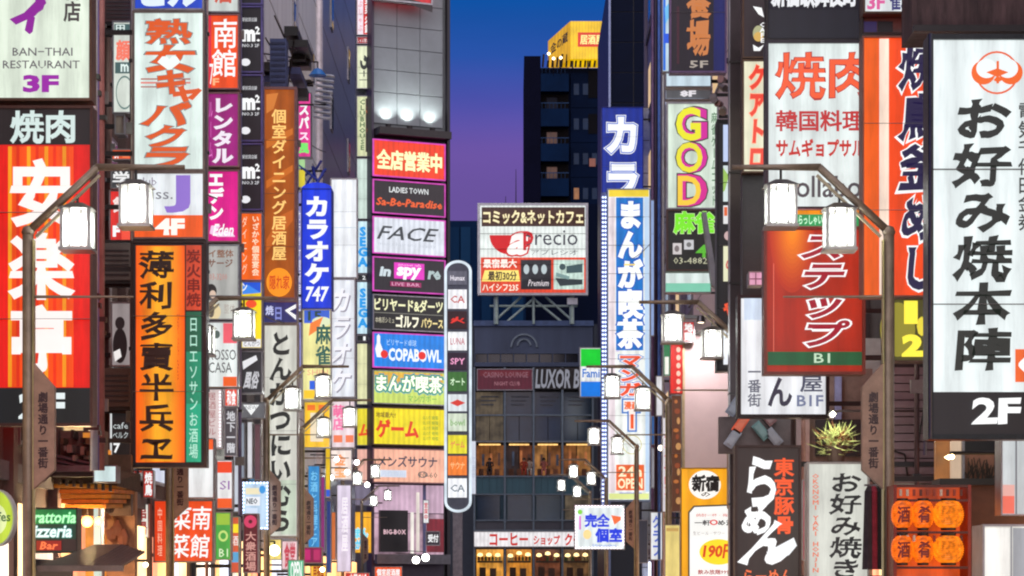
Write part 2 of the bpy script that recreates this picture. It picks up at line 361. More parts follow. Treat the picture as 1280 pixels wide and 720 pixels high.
rb = thing('rooftop_billboard', 'yellow lit box billboard with red panel on top of the dark tower', 'billboard', ((713-640)*kt, 231.5, tz(78)))
kx = lambda px: (px-713)*kt; kz = lambda py: (78-py)*kt
YE = emat((255, 205, 10), 1, .25, scale=.5)
MB().prism([(kx(713), kz(75)), (kx(757), kz(75)), (kx(757), kz(28)), (kx(713), kz(28))], 0, 4).obj('front_box', YE, rb)
MB().add([(kx(686), 5, kz(78)), (kx(713)-.02, 0, kz(75)), (kx(713)-.02, 0, kz(28)), (kx(686), 5, kz(38)), (kx(686), 5.3, kz(78)), (kx(713)-.02, 4, kz(75)), (kx(713)-.02, 4, kz(28)), (kx(686), 5.3, kz(38))],
         [(0,1,2,3),(7,6,5,4),(3,2,6,7),(0,4,5,1),(0,3,7,4)]).obj('side_box', emat((240, 180, 5), .9, .25, scale=.5), rb)
for i, e in enumerate((Q(722, 42, 757, 60, (215, 50, 20)), T('居酒屋', 725, 45, 754, 57, (255, 240, 150), .03))): e.build(kx, kz, -.02-.02*i, rb, .015)
def slant(px): return None
mbt = MB(); g, gf = fat(glyph('金の蔵', 2), .03)
gx = max(p[0] for p in g)
mbt.add([(kx(689+p[0]/gx*21), 5-(3+p[0]/gx*21)/27*5-.06, kz(56-(p[1]*13)-p[0]/gx*6)) for p in g], gf); mbt.obj('lettering', emat((60, 45, 20), .5, .05, False), rb)
for px in (700, 716, 735, 752): MB().box(kx(px)-.08, kx(px)+.08, .8, 1, kz(84), kz(74)).obj('support', DARK, rb)
for px, py in ((686, 67), (692, 73), (701, 72)):
    o = MB().lathe([(0, -.16), (.14, -.08), (.15, .04), (0, .16)], (0, 0, 0), 10).obj('rooftop_floodlight', emat((255, 235, 190), 4), None); o.location = W(px, py, 230)
    MB().bar((0, .1, -.25), (0, 1.9, -1.2), .04, 4).obj('bracket', DARK, o)
    tag(o, {686: 'small white floodlight at the left foot of the yellow roof billboard', 692: 'small white floodlight just under the yellow roof billboard', 701: 'small white floodlight beside dark roof pipes'}[px], 'floodlight')

# ---------------------------------------------------------------- building at the end of the street
D1 = 170.; k1 = D1/F; X1 = lambda px: (px-640)*k1; Z1 = lambda py: CZ+(HZ-py)*k1
GLB = pmat((22, 48, 74), .12, 0, .5, .4, 0)
cb = thing('coffee_shop_building', 'dark glass fronted block at the street end with a coffee shop below', 'building', (0, D1, 0))
MB().box(X1(540), X1(760), 3, 14, 0, Z1(403)).obj('core', pmat((30, 30, 38), .6, 0, .3, .5, .1), cb)
for a, b in ((540, 592.5), (742, 800)): MB().box(X1(a), X1(b), 0, 2.95, 0, Z1(405)).obj('side_wall', pmat((40, 48, 62), .6, 0, .3, .5, .1), cb)
par = pmat((66, 78, 104), .5, .1, .35, .5, .1, True); gm = pmat((24, 56, 72), .25, .4, .3, .6, .05); mull = pmat((110, 122, 134), .35, .7, .2, 3, .05)
cols = [593, 631, 667, 703, 741]
MB().box(X1(593), X1(741), 0, .5, Z1(442), Z1(408)).obj('parapet', par, cb); MB().box(X1(592), X1(742), -.15, .55, Z1(407.6), Z1(401)).obj('coping', pmat((70, 90, 130), .5, .1), cb)
MB().box(X1(593), X1(741), -.02, .5, Z1(458), Z1(453)).obj('sill_band', par, cb)
for i in range(9):
    a = 594+i*16.2
    MB().box(X1(a), X1(a+14.6), .2, .25, Z1(452.6), Z1(442.4)).obj('window', GLASS, cb)
for a in range(10): MB().box(X1(593+a*16.2), X1(594+a*16.2), 0, .4, Z1(453), Z1(442)).obj('pier', par, cb)
mm = emat((70, 66, 80), .35)
em = []
for r0, y_, tt in ((16, 434, 0), (8, 432, 0)):
    g = MB(); n = 20
    for i in range(n):
        a0, a1 = math.pi*i/n, math.pi*(i+1)/n
        g.beam((X1(655)+r0*k1*math.cos(a0), -.06, Z1(y_)+r0*k1*math.sin(a0)), (X1(655)+r0*k1*math.cos(a1), -.06, Z1(y_)+r0*k1*math.sin(a1)), .1, .12)
    g.obj('arched_emblem', mull, cb)
bands = [(490, 518, 'd', 4), (520, 551, 'd', 8), (553, 595, 'lit', 4), (596, 617, 'sp', 4), (619, 650, 'd2', 4), (651, 662, 'sp2', 4)]
SP = pmat((54, 92, 104), .3, .1, .25, .8, .05, True); SP2 = pmat((78, 78, 86), .4, .2, .25, .8, .05)
for y0, y1, kd, n in bands:
    for i in range(4):
        a, b = cols[i]+1.4, cols[i+1]-1.4
        if kd == 'lit':
            for aa, bb in (((a+b)/2+.6, b), (a, (a+b)/2-.6)):
                MB().box(X1(aa), X1(bb), 2.6, 2.7, Z1(y1-1), Z1(y0+1)).obj('room_wall', emat(R.choice([(150, 92, 48), (120, 66, 40), (60, 44, 44), (190, 130, 70)]), .6, .5, scale=1.8), cb)  # room light put into the wall as its own glow
            MB().box(X1(a), X1(b), .4, 2.6, Z1(y1), Z1(y1-1)).obj('room_floor', BROWN, cb)
            MB().box(X1(a+4), X1(b-4), .8, 1.2, Z1(y0+2.4), Z1(y0+1)).obj('ceiling_lamp', emat((255, 200, 120), 1.6), cb)
        elif kd == 'd' and n == 8:
            for j in range(2):
                aa = a+(b-a)*j/2; MB().box(X1(aa+.4), X1(aa+(b-a)/2-.4), .1, .16, Z1(y1), Z1(y0)).obj('window', GLB if (i*7+y0) % 5 else emat((96, 84, 66), .8, .6, scale=1.5), cb)
        elif kd.startswith('d'):
            MB().box(X1(a+(2 if kd == 'd2' else 0)), X1(b-(5 if kd == 'd2' and i == 0 else 1)), .1, .16, Z1(y1), Z1(y0)).obj('window', GLB if (i*7+y0) % 5 else emat((96, 84, 66), .8, .6, scale=1.5), cb)
            MB().box(X1(a), X1(b), .17, .3, Z1(y1), Z1(y0)).obj('window_blind', gm, cb)
        else: 
            for j in range(4 if kd == 'sp' else 1):
                nn = 4 if kd == 'sp' else 1; aa = a+(b-a)*j/nn
                MB().box(X1(aa+.15), X1(aa+(b-a)/nn-.15), 0, .3, Z1(y1), Z1(y0)).obj('spandrel_panel', SP if kd == 'sp' else SP2, cb)
for c in cols: MB().box(X1(c-1.2), X1(c+1.2), -.14, .5, 0, Z1(459)).obj('mullion', mull, cb)
for py in (519, 552, 595.5, 618, 650.5, 663): MB().box(X1(593), X1(741), -.1, .3, Z1(py+.8), Z1(py-.8)).obj('transom', mull, cb)
for i in range(4):
    for j, y in enumerate((495, 500, 505)):
        MB().box(X1(cols[i]+8), X1(cols[i]+30-j*3), .03, .07, Z1(y+1.6), Z1(y)).obj('blind_slat', pmat((70, 74, 84), .5), cb)
# interiors: dining tables upstairs, shop below
WM = emat((255, 176, 70), .85, .5, scale=1.2)  # back walls carry the shop's warm light as their own glow
for i in range(4):
    a, b = cols[i]+2, cols[i+1]-2
    MB().box(X1(a), X1(b), 2.7, 2.8, 0, Z1(686)).obj('shop_back_wall', [WM, emat((235, 150, 50), .8, .5, scale=1.2), emat((110, 60, 36), .8, .6, scale=1.6), emat((120, 84, 50), .8, .6, scale=1.6)][i], cb)
    for j in range(3):
        x = a+5+j*11; MB().lathe([(0, .16), (.16, .1), (.2, -.06), (0, -.12)], (X1(x), .9, Z1(691+R.random()*4)), 8).obj('pendant_lamp', emat((255, 220, 150), 2.2), cb)
    for j in range(2):
        x = a+8+j*13; MB().box(X1(x-4), X1(x+4), 1.4, 1.9, Z1(722), Z1(709+j)).obj('counter', pmat((70, 44, 30), .5), cb)
    MB().box(X1(a+1), X1(b-1), 2.3, 2.4, Z1(703), Z1(700.5)).obj('shelf', pmat((50, 34, 26), .5), cb)
    for j in range(7): 
        x = a+3+j*4.4; MB().lathe([(.09, 0), (.1, .22), (.03, .3), (.03, .4)], (X1(x), 2.35, Z1(700.3)), 6).obj('shop_bottle', pmat(R.choice([(60, 90, 50), (130, 60, 30), (190, 170, 120)]), .3), cb)
for i in (0, 1, 2, 3):
    for j in range(3):
        x = cols[i]+8+j*10
        MB().box(X1(x-3), X1(x+3), 1.2, 1.9, Z1(594), Z1(585)).obj('table', pmat((120, 70, 40), .5), cb)
        MB().box(X1(x+1), X1(x+4), 2.3, 2.5, Z1(580), Z1(560+R.random()*8)).obj('room_screen', emat(R.choice([(200, 120, 70), (90, 60, 50), (60, 70, 90)]), .7, .5), cb)
# second, taller block behind
bb = thing('blue_building', 'blue grey windowless block rising behind the comic cafe billboard', 'building', (0, 188, 0))
k2 = 188/F; X2 = lambda px: (px-640)*k2; Z2 = lambda py: CZ+(HZ-py)*k2
MB().box(X2(520), X2(657), 0, 12, 0, Z2(276)).obj('wall', pmat((6, 30, 60), .7, 0, .3, .3, .1, True, spec=.05), bb)
MB().box(X2(657)+.01, X2(790), 2, 12, 0, Z2(250)).obj('rear_wall', pmat((4, 12, 34), .7, 0, .3, .3, .1, True, spec=.05), bb)
for i, a in enumerate((562, 576, 602, 640)):
    MB().box(X2(a), X2(a+(12 if i < 3 else 14)), -.12, -.01, Z2(404), Z2(284)).obj('wall_panel', pmat((20, 52, 84) if i % 2 else (12, 40, 70), .7, 0, .25, .4, .1, True, spec=.05), bb)
an = MB()
for px, h in ((612, 248), (632, 240), (645, 206)): an.bar((X2(px), 2, Z2(278)), (X2(px), 2, Z2(h)), .06, 4, .02)
an.obj('roof_antenna', DARK, bb)

for i in range(11):      # balcony rails, small windows and lit rooms on the tower
    py = 92+i*43.65
    for j in range(7): MB().box(1.7+j*.37, 1.74+j*.37, .0, .04, tz(py-.2), tz(py-7)).obj('rail_post', pmat((30, 52, 84), .6, 0, .3, .4, 0, spec=.05), tw)
    MB().box(1.62, 4.3, 0, .05, tz(py-6.5), tz(py-7.5)).obj('hand_rail', pmat((40, 64, 98), .6, 0, .3, .4, 0, spec=.05), tw)
    for j in range(4):
        x = 4.8+j*.88; MB().box(x, x+.5, .92, .945, tz(py+24), tz(py+10)).obj('window', emat((170, 110, 60), .6, .4) if (i*5+j*3) % 11 == 4 else pmat((14, 40, 70), .4, 0, .3, .4, 0, spec=.2), tw)
    MB().box(2.2, 3.2, 1.1, 1.125, tz(py+43), tz(py+27)).obj('balcony_door', emat((96, 56, 34), .55, .5) if i in (1, 2, 5) else pmat((24, 26, 40), .5, 0, .3, .4, 0, spec=.1), tw)
# people inside
def person(label, loc, top, sit=True, h=1.0):
    me = bpy.data.meshes.new('person')
    if sit:
        V = [(0,0,.5),(0,0,.72),(0,.01,.95),(0,0,1.06),(0,-.02,1.18),(0,-.01,1.27),(.1,0,.48),(.12,-.42,.5),(.12,-.44,.05),(-.1,0,.48),(-.12,-.42,.5),(-.12,-.44,.05),(.2,.01,.98),(.25,-.08,.74),(.14,-.34,.72),(-.2,.01,.98),(-.25,-.08,.74),(-.14,-.34,.76)]
    else:
        V = [(0,0,.95),(0,0,1.15),(0,.01,1.4),(0,0,1.5),(0,-.02,1.62),(0,-.01,1.72),(.1,0,.92),(.11,-.02,.5),(.12,.02,.06),(-.1,0,.92),(-.11,-.02,.5),(-.12,.02,.06),(.2,.01,1.42),(.25,0,1.12),(.22,-.1,.88),(-.2,.01,1.42),(-.25,0,1.12),(-.22,-.1,.88)]
    Rr = [.15,.14,.15,.06,.1,.08,.1,.08,.05,.1,.08,.05,.07,.05,.04,.07,.05,.04]
    E_ = [(0,1),(1,2),(2,3),(3,4),(4,5),(0,6),(6,7),(7,8),(0,9),(9,10),(10,11),(2,12),(12,13),(13,14),(2,15),(15,16),(16,17)]
    me.from_pydata(V, E_, []); o = bpy.data.objects.new('person', me); sc.collection.objects.link(o)
    md = o.modifiers.new('s', 'SKIN'); 
    for i, v in enumerate(me.skin_vertices[0].data): v.radius = (Rr[i], Rr[i]*(.75 if i < 3 else 1)); v.use_root = (i == 0)
    o.modifiers.new('d', 'SUBSURF').levels = 1
    me2 = bpy.data.meshes.new_from_object(o.evaluated_get(bpy.context.evaluated_depsgraph_get())); o.modifiers.clear(); o.data = me2
    me2.materials.clear(); me2.materials.append(top); me2.materials.append(pmat((190, 140, 115), .6))
    zt = 1.08 if sit else 1.53
    for p in me2.polygons: p.use_smooth = True; p.material_index = 1 if p.center.z > zt else 0
    o.location = loc; hz = 1.2 if sit else 1.64
    MB().lathe([(.0, .13), (.09, .1), (.125, .02), (.11, -.06), (.1, -.08)], (0, .015, hz), 10).obj('hair', pmat((24, 18, 16), .5), o, True)
    return tag(o, label, 'person')
zf = Z1(594.5)
person('seated person in a red top behind the lit upstairs window, left table', (X1(655), D1+1.0, zf), pmat((170, 60, 40), .7))
person('seated person in white shirt at the upstairs restaurant window', (X1(662), D1+1.3, zf), pmat((190, 180, 170), .7))
person('seated person in a pinkish top, second window from the street lamp lights', (X1(680), D1+1.0, zf), pmat((200, 120, 110), .7))
person('seated person in dark clothes at the leftmost lit upstairs window', (X1(612), D1+1.1, zf), pmat((50, 40, 44), .7))
person('dark silhouetted person at the left end of the ground floor coffee shop', (X1(600), D1+.7, .12), pmat((24, 22, 26), .7), False)
person('dark silhouetted person standing right of the first coffee shop lamp', (X1(617), D1+.7, .12), pmat((30, 24, 24), .7), False)
person('second silhouette of a close pair near the coffee shop door', (X1(625), D1+.8, .12), pmat((34, 28, 34), .7), False)

WH = (244, 246, 246); K = (22, 18, 20); RED = (224, 34, 20)
s_ = sign('shop_fascia', 'white fascia with red coffee shop writing under the dark glass block', 592, 664, 741, 684, D1-.4, (240, 236, 238), [
    T('コーヒー', 612, 666, 660, 682, (196, 32, 22), .035), T('ショップ', 667, 669, 700, 681, (196, 32, 22), .035), T('クール', 706, 667, 738, 682, (196, 32, 22), .035)], fw=1, depth=.3)
sign('shop_fascia', 'dark red unlit fascia beside the metal nightclub letters', 596, 461, 666, 488, D1-.35, (92, 24, 44), [
    Q(600, 463, 662, 470, (120, 30, 46), .6), T('CASINO LOUNGE', 604, 465, 660, 472, (130, 90, 100), .01), T('NIGHT CLUB', 618, 477, 650, 482, (150, 100, 110), .01)], fw=1, depth=.3, E=.75)
lx = thing('nightclub_letters', 'slanted silver metal letters mounted on dark fascia above glass front', 'letters', (X1(697), D1-.35, Z1(487)))
MB().box(X1(668)-X1(697), X1(740)-X1(697), .05, .3, 0, 27*k1).obj('backing', DARK, lx)
T('LUXOR B', 669, 462, 724, 486, (150, 152, 164), .03, sh=.15, E=.7).build(lambda p: (p-697)*k1, lambda p: (487-p)*k1, -.05, lx, .02)
sign('convenience_store_sign', 'green white and blue store sign half hidden beside the comic cafe sign', 724, 434, 752, 497, 150, WH, [
    Q(726, 436, 751, 458, (20, 205, 50)), Q(726, 477, 751, 496, (20, 120, 225)), T('Famil', 728, 461, 752, 472, (30, 110, 200), .02)], fw=1.4, legs=None)

# comic cafe billboard on its truss
d = 169.2; bl = sign('rooftop_billboard', 'framed comic and net cafe billboard with red cup standing on the end roof', 597, 254, 735, 369, d, (236, 244, 240), [
    Q(602, 259, 731, 283, (70, 42, 32), .9), T('コミック&ネットカフェ', 604, 263, 729, 280, (250, 240, 190), .03, o=((150, 110, 60), .02)),
    C(636, 294, 24, 24, (205, 20, 26), a0=180, a1=360), T('a', 634, 291, 660, 319, (248, 244, 240), .05, sh=.3, o=((205, 30, 30), .04)),
    T('precio', 655, 288, 722, 313, (60, 60, 72), .0), T('p', 654, 289, 667, 313, (200, 30, 36), .02), T('アプレシオ', 664, 312, 722, 319, (90, 90, 96), .0),
    Q(601, 322, 732, 366, (228, 70, 40)), T('最宿最大', 604, 324, 646, 335, (255, 245, 235), .03),
    PL([(606, 338), (648, 338), (650, 352), (602, 352)], (255, 230, 120)), T('最初30分', 610, 339, 646, 351, (60, 40, 30), .03), T('ハイシフ235', 603, 355, 648, 364, (250, 240, 220), .02),
    Q(651, 325, 689, 362, (50, 50, 56), .9, amt=.6), Q(692, 325, 730, 362, (206, 232, 220), .95, amt=.3)]
    + [C(658+i*11, 337, 3.5, 6, (200, 214, 218), E=.8) for i in range(3)] + [PL([(652, 352), (688, 346), (688, 361), (652, 361)], (24, 24, 30)),
    T('Premium', 660, 350, 686, 358, (240, 230, 235), .0, sh=.3), C(703, 334, 4, 4, (60, 80, 84)), PL([(708, 333), (728, 330), (728, 341), (708, 342)], (60, 84, 88)), PL([(694, 348), (728, 350), (728, 356), (700, 358)], (44, 56, 60)), PL([(695, 341), (712, 346), (711, 350), (695, 346)], (120, 150, 148))],
    fw=3, depth=.7, frame=WHITEP, cat='billboard')
bl.location.z  # stands on the roof through its truss
zz = lambda py: (369-py)*d/F; xx = lambda px: (px-666)*d/F
for i, pts in enumerate([((620, 369), (620, 404)), ((667, 369), (667, 404)), ((715, 369), (715, 404)), ((667, 372), (630, 404)), ((667, 372), (706, 404)), ((612, 381), (722, 381)), ((652, 369), (620, 398)), ((682, 369), (714, 398))]):
    (a, b), (c, e) = pts
    MB().bar((xx(a), .5+(i > 2)*.25, zz(b)), (xx(c), .5+(i > 2)*.25, zz(e)), .17 if i in (0, 2) else .09, 6).obj('truss_member', pmat((170, 190, 180), .5, .2, .3, 4), bl)
for px in (715,): MB().box(xx(709), xx(722), .2, .4, zz(380), zz(372)).obj('floor_plate', WHITEP, bl)

# ---------------------------------------------------------------- the sign covered building on the left corner
yaw = math.radians(24); dB = 125.
kb = dB/F
bx = thing('sign_building', 'grey panelled corner block covered with a ladder of lit shop signs', 'building', ((511-640)*kb, dB+.45, 0), yaw)
cyw = math.cos(yaw); XB = lambda px: (px-511)*kb/cyw; ZB = lambda py: CZ+(HZ-py)*kb
GR = pmat((124, 130, 134), .5, .1, .2, .5, .08)
MB().box(XB(465), XB(558.5), .1, 9, 0, ZB(-60)).obj('wall', pmat((112, 116, 118), .6, 0, .3, .5, .1), bx)
rows = [155, 116, 88, 60, 32, 4, -24, -52]
for j in range(len(rows)-1):
    for i in range(3):
        a = 468+i*28.3
        MB().box(XB(a), XB(a+27.7), .0, .09, ZB(rows[j]-.4), ZB(rows[j+1]+.4)).obj('wall_panel', GR, bx)
MB().box(XB(467), XB(555), -.95, .09, ZB(172), ZB(163)).obj('lamp_ledge', DARK, bx)
MB().box(XB(556.5), XB(560), -.2, .6, 0, ZB(-60)).obj('corner_pier', pmat((26, 22, 30), .5, 0, .3, .5, .05), bx)
MB().box(XB(464), XB(466.6), -.15, .6, 0, ZB(-60)).obj('corner_pier', pmat((60, 50, 70), .5, 0, .3, .5, .05), bx)
MB().box(XB(467.5), XB(553.4), -.02, .09, 0, ZB(172)).obj('sign_backing', pmat((50, 40, 60), .5), bx)
for px in (482, 508, 536):
    hd = MB().lathe([(.0, -.12), (.13, -.1), (.16, .1), (.12, .1)], (XB(px), -.4, ZB(160)), 10).obj('wall_washer', DARK, bx)
    MB().lathe([(0, .09), (.12, .09)], (XB(px), -.4, ZB(160)), 10).obj('lamp_lens', emat((240, 255, 235), 8), hd)
    ld = bpy.data.lights.new('wall_washer_light', 'SPOT'); ld.energy = 420; ld.spot_size = math.radians(110); ld.spot_blend = 1; ld.color = (.93, 1, .93); ld.shadow_soft_size = .06
    lo = bpy.data.objects.new('wall_washer_light', ld); sc.collection.objects.link(lo); lo.parent = bx; lo.location = (XB(px), -.4, ZB(156)); lo.rotation_euler = (math.radians(180-6), 0, 0)
sign('corner_sign', 'slanted red advert at the top of the grey panelled block', 470, -40, 540, 3, 124.3, (190, 24, 30), [PL([(470, -6), (540, 12), (540, 3), (470, -10)], (30, 20, 24)), T('GAME', 480, -30, 530, -8, WH, .03)], yaw=yaw, fw=2, depth=.35)

MG = emat((220, 70, 190), .9, .3, False)
def bsign(name, label, y0, y1, face, els, **kw):
    fr = kw.pop('fr', MG)
    s = sign(name, label, 467, y0, 556, y1, dB-.05, face, els, yaw=yaw, frame=fr, cab=DARK, fw=kw.pop('fw', 1.3), depth=.38, group='shop signs stacked up the grey corner block', **kw)
    return s
bsign('shop_sign', 'orange red sign with pale yellow all shops open lettering, topmost in the ladder', 177, 223, (244, 60, 10), [T('全店営業中', 472, 189, 552, 214, (255, 250, 190), .045, o=((200, 90, 10), .03))])
bsign('shop_sign', 'black sign with small white writing over an orange latin script', 227, 269, (34, 26, 30), [T('LADIES TOWN', 487, 235, 535, 242, (220, 225, 225), .02), T('Sa-Be-Paradise', 471, 249, 552, 259, (232, 90, 30), .03, sh=.2)])
bsign('shop_sign', 'white sign with large slanted dark latin letters spelling face', 273, 319, (222, 228, 238), [T('FACE', 472, 284, 548, 301, (54, 60, 64), .01, sh=.35), T('men s hair and beauty', 474, 304, 544, 310, (190, 196, 206), .0)])
bsign('shop_sign', 'black sign with a hot pink block in its middle', 323, 366, (34, 30, 36), [Q(493, 329, 530, 349, (226, 50, 190)), T('spy', 496, 334, 526, 350, WH, .05, sh=.1), T('in', 475, 335, 489, 347, (200, 214, 220), .05, sh=.15), T('re', 534, 337, 550, 348, (170, 190, 190), .05, sh=.15), T('internet cafe', 498, 330, 526, 333, (255, 200, 240), .0), Q(488, 353, 526, 359, (150, 30, 90)), T('LIVE BAR', 490, 354, 524, 358, (230, 170, 200), .0)])
bsign('shop_sign', 'black two line sign with yellowish white billiards and golf writing', 370, 414, (26, 26, 26), [T('ビリヤード&ダーツ', 469, 374, 553, 390, (240, 240, 190), .03), Q(469, 392, 553, 393, (120, 120, 110)), T('本格派シミュ', 470, 398, 493, 405, (210, 205, 180), .0), T('ゴルフ', 495, 394, 523, 410, (250, 246, 220), .04), T('バウース', 526, 397, 553, 409, (240, 220, 150), .03)], fr=ALU)
bsign('shop_sign', 'bright blue bowling sign with white pin and two red balls', 417, 461, (20, 132, 232), [
    PL([(472, 448), (478, 448), (479, 438), (476, 430), (476, 422), (474, 419), (472, 422), (472, 430), (470, 438)], WH), C(481, 444, 4.5, 5, (226, 40, 30)), C(527, 444, 5, 5, (226, 40, 30)),
    T('COPABOWL', 486, 436, 551, 452, (238, 246, 255), .04), C(527, 444, 4.6, 5, (226, 40, 30)), T('ビリヤード卓球', 484, 425, 520, 433, (190, 225, 255), .0)])
bsign('shop_sign', 'green and yellow manga cafe sign with fat white outlined characters', 464, 506, (206, 226, 110), [Q(469, 466, 553, 480, (240, 190, 70), .9), T('まんが喫茶', 471, 469, 552, 491, (250, 255, 240), .04, o=((60, 150, 60), .06), o2=((80, 150, 200), .04)), T('マンガボー', 510, 494, 545, 502, (90, 170, 80), .0)], fr=ALU)
bsign('shop_sign', 'yellow sign with red katakana game lettering', 510, 557, (244, 224, 30), [T('ゲーム', 471, 525, 523, 548, (222, 60, 24), .05), T('地域最大!!', 471, 516, 495, 523, (120, 90, 30), .02)] + [T('SLOT 機種', 528, 519+i*6.5, 547, 524+i*6.5, (120, 150, 60), .0) for i in range(5)], fr=pmat((120, 90, 60), .5))
bsign('shop_sign', 'salmon pink mens sauna sign, lowest in the ladder', 561, 604, (250, 186, 158), [T('メンズサウナ', 473, 570, 546, 584, (60, 60, 80), .02), Q(474, 588, 508, 597, (215, 225, 240), .95), T('男性専用', 477, 589, 506, 596, (190, 200, 220), .0), C(528, 593, 6, 4, (110, 100, 100), .7), T('90-60', 522, 590, 546, 597, (90, 90, 80), .0)], fr=PINKB)
# storefront below
sf = bx
MB().box(XB(468), XB(553), -.06, -.03, ZB(641), ZB(606)).obj('glowing_shopfront_wall', emat((226, 190, 214), .8, .3, scale=.6), sf)  # wall and glass below emit the storefront's pinkish glow themselves
MB().box(XB(468), XB(553), -.06, -.03, ZB(700), ZB(642)).obj('shopfront_glass', emat((214, 176, 196), .75, .7, scale=.8), sf)
MB().box(XB(473), XB(507), -.3, -.07, ZB(690), ZB(638)).obj('black_banner', BLK, sf)
T('BIG-BOX', 477, 662, 504, 668, (230, 190, 200), .02).build(XB, ZB, -.32, sf, .01)
for x, c_, a, b in ((512, (255, 250, 240), 640, 692), (519, (235, 225, 215), 615, 690), (527, (90, 96, 140), 606, 700)): MB().box(XB(x), XB(x+3), -.2, -.07, ZB(b), ZB(a)).obj('shopfront_post', emat(c_, .9) if x < 525 else pmat(c_, .4), sf)
MB().box(XB(532), XB(552), -.2, -.07, ZB(690), ZB(648)).obj('red_panel', emat((150, 30, 50), .6, .5), sf)
MB().box(XB(466), XB(556), -.7, -.31, ZB(705), ZB(693)).obj('awning', pmat((90, 90, 96), .5), sf)
for x, y in ((514, 694), (523, 698), (530, 693), (518, 690)):
    pass
sign('shop_sign', 'orange sign with white writing at the foot of the corner block', 468, 708, 503, 740, 122, (250, 90, 20), [T('個室居酒屋', 471, 711, 500, 720, WH, .03)], fw=1, depth=.2, legs=(475, 496))
sign('small_sign', 'small dark round cornered sign reading reception on red shopfront', 532, 664, 550, 682, 123, (50, 40, 50), [T('受付', 535, 668, 548, 678, WH, .03)], fw=1, depth=.12)
sign('small_sign', 'narrow white sign above the small reception sign', 529, 625, 536, 654, 122.6, WH, [T('営業中', 530, 628, 535, 650, (200, 40, 60), .02, v=1)], fw=.6, depth=.15)

# left return of the corner block with the vertical ladder
rt = thing('corner_return', 'narrow side of the corner block carrying tall cream panels', 'building', (W(455, 735, 125.6)[0], 125.6, 0))
MB().box(-.42, .40, 0, 12, 0, ZB(-60)).obj('wall', pmat((64, 66, 84), .5, 0, .3, .5, .1), rt)
def lad(label, y0, y1, face, els=(), **kw):
    return sign('shop_sign', label, 446, y0, 465, y1, 125.1, face, els, fw=kw.pop('fw', .8), depth=.45, group='panels down the narrow side of the corner block', **kw)
CR = (232, 238, 200)
lad('red and white shabu shabu panel at the top of the narrow ladder', -60, 44, (226, 40, 36), [Q(447, -60, 454, 44, (240, 225, 235)), T('温野菜火鍋', 456, -18, 464, 42, WH, .03, v=1), T('しゃぶしゃぶ', 448, -20, 453, 40, (210, 70, 90), .0, v=1)])
lad('short dark red panel under the shabu shabu one', 46, 55, (170, 30, 36), [T('しゃぶ食放題', 447, 48, 464, 53, WH, .0)])
lad('cream panel with a black brush drawn swirl', 57, 111, CR, [C(455, 78, 5, 9, (30, 40, 36), .45, a0=-200, a1=90), T('十一', 449, 88, 461, 104, (40, 50, 40), .02, v=1), C(457, 74, 2.5, 3, (30, 40, 36))])
lad('cream panel with a narrow black strip and orange letters', 120, 196, (218, 224, 176), [Q(457, 123, 464, 190, (54, 46, 40)), T('CLUBHOUSE', 449, 124, 457, 188, (80, 110, 70), .03, v=1), T('TOWER DRIVE', 458, 126, 463, 188, (226, 130, 60), .0, v=1)])
lad('blank pale green panel below the orange lettered one', 198, 274, (206, 226, 216))
lad('white arcade panel with blue letters, upper of two', 276, 342, (206, 238, 250), [T('SEGA', 447, 283, 460, 334, (24, 150, 226), .06, v=1)])
lad('black panel numbered two', 343, 351, (20, 24, 24), [T('2', 453, 344.5, 457, 349.5, WH, .02)])
lad('white arcade panel with blue letters, lower of two', 352, 418, (206, 238, 250), [T('SEGA', 447, 360, 460, 410, (24, 150, 226), .06, v=1)])
lad('black panel numbered one', 419, 427, (20, 24, 24), [T('1', 454, 420.5, 457, 425.5, WH, .02)])
lad('tall cream panel level with the bowling sign', 429, 506, (228, 228, 178))
lad('yellow panel with one red katakana character', 510, 557, (236, 220, 50), [T('ム', 448, 530, 463, 546, (226, 80, 30), .05)])
lad('pale salmon panel level with the sauna sign', 561, 604, (238, 180, 164))
sign('shop_sign', 'small orange and cyan manga sign on grey wall near street level', 441, 639, 465, 692, 122, (252, 180, 40), [T('まん', 444, 660, 460, 673, (120, 220, 240), .06, o=(WH, .04)), T('が喫', 444, 674, 460, 687, (90, 200, 235), .06, o=(WH, .04))], fw=1.2, frame=BROWN, depth=.25)

# rounded totem of ten small squares right of the ladder
dT = 119.; kT = dT/F
tt = thing('totem_sign', 'tall grey totem with rounded white outline and ten small logo squares', 'sign', ((572-640)*kT, dT, 0))
XT = lambda px: (px-572)*kT; ZT = lambda py: CZ+(HZ-py)*kT
def capsule(x0, x1, y0, y1, r):
    pts = []; cx = (x0+x1)/2; rx = (x1-x0)/2
    for i in range(13): a = math.pi*i/12; pts.append((XT(cx+rx*math.cos(a)), ZT(y0+r-r*math.sin(a))))
    for i in range(13): a = math.pi+math.pi*i/12; pts.append((XT(cx+rx*math.cos(a)), ZT(y1-r-r*math.sin(a))))
    return pts
fixn(MB().prism(capsule(557, 588, 327, 639, 12), .0, .35).obj('cabinet', pmat((96, 100, 112), .4, .3, .25, 2), tt))
op = capsule(557, 588, 327, 639, 12); pts3 = [(x, -.01, z) for x, z in op]+[(op[0][0], -.01, op[0][1])]
MB().path(pts3, .07, 6).obj('outline_tube', emat((226, 240, 250), .95, .2, False), tt)
MB().box(XT(566), XT(578), .1, .3, 0, ZT(638)).obj('post', STEEL, tt)
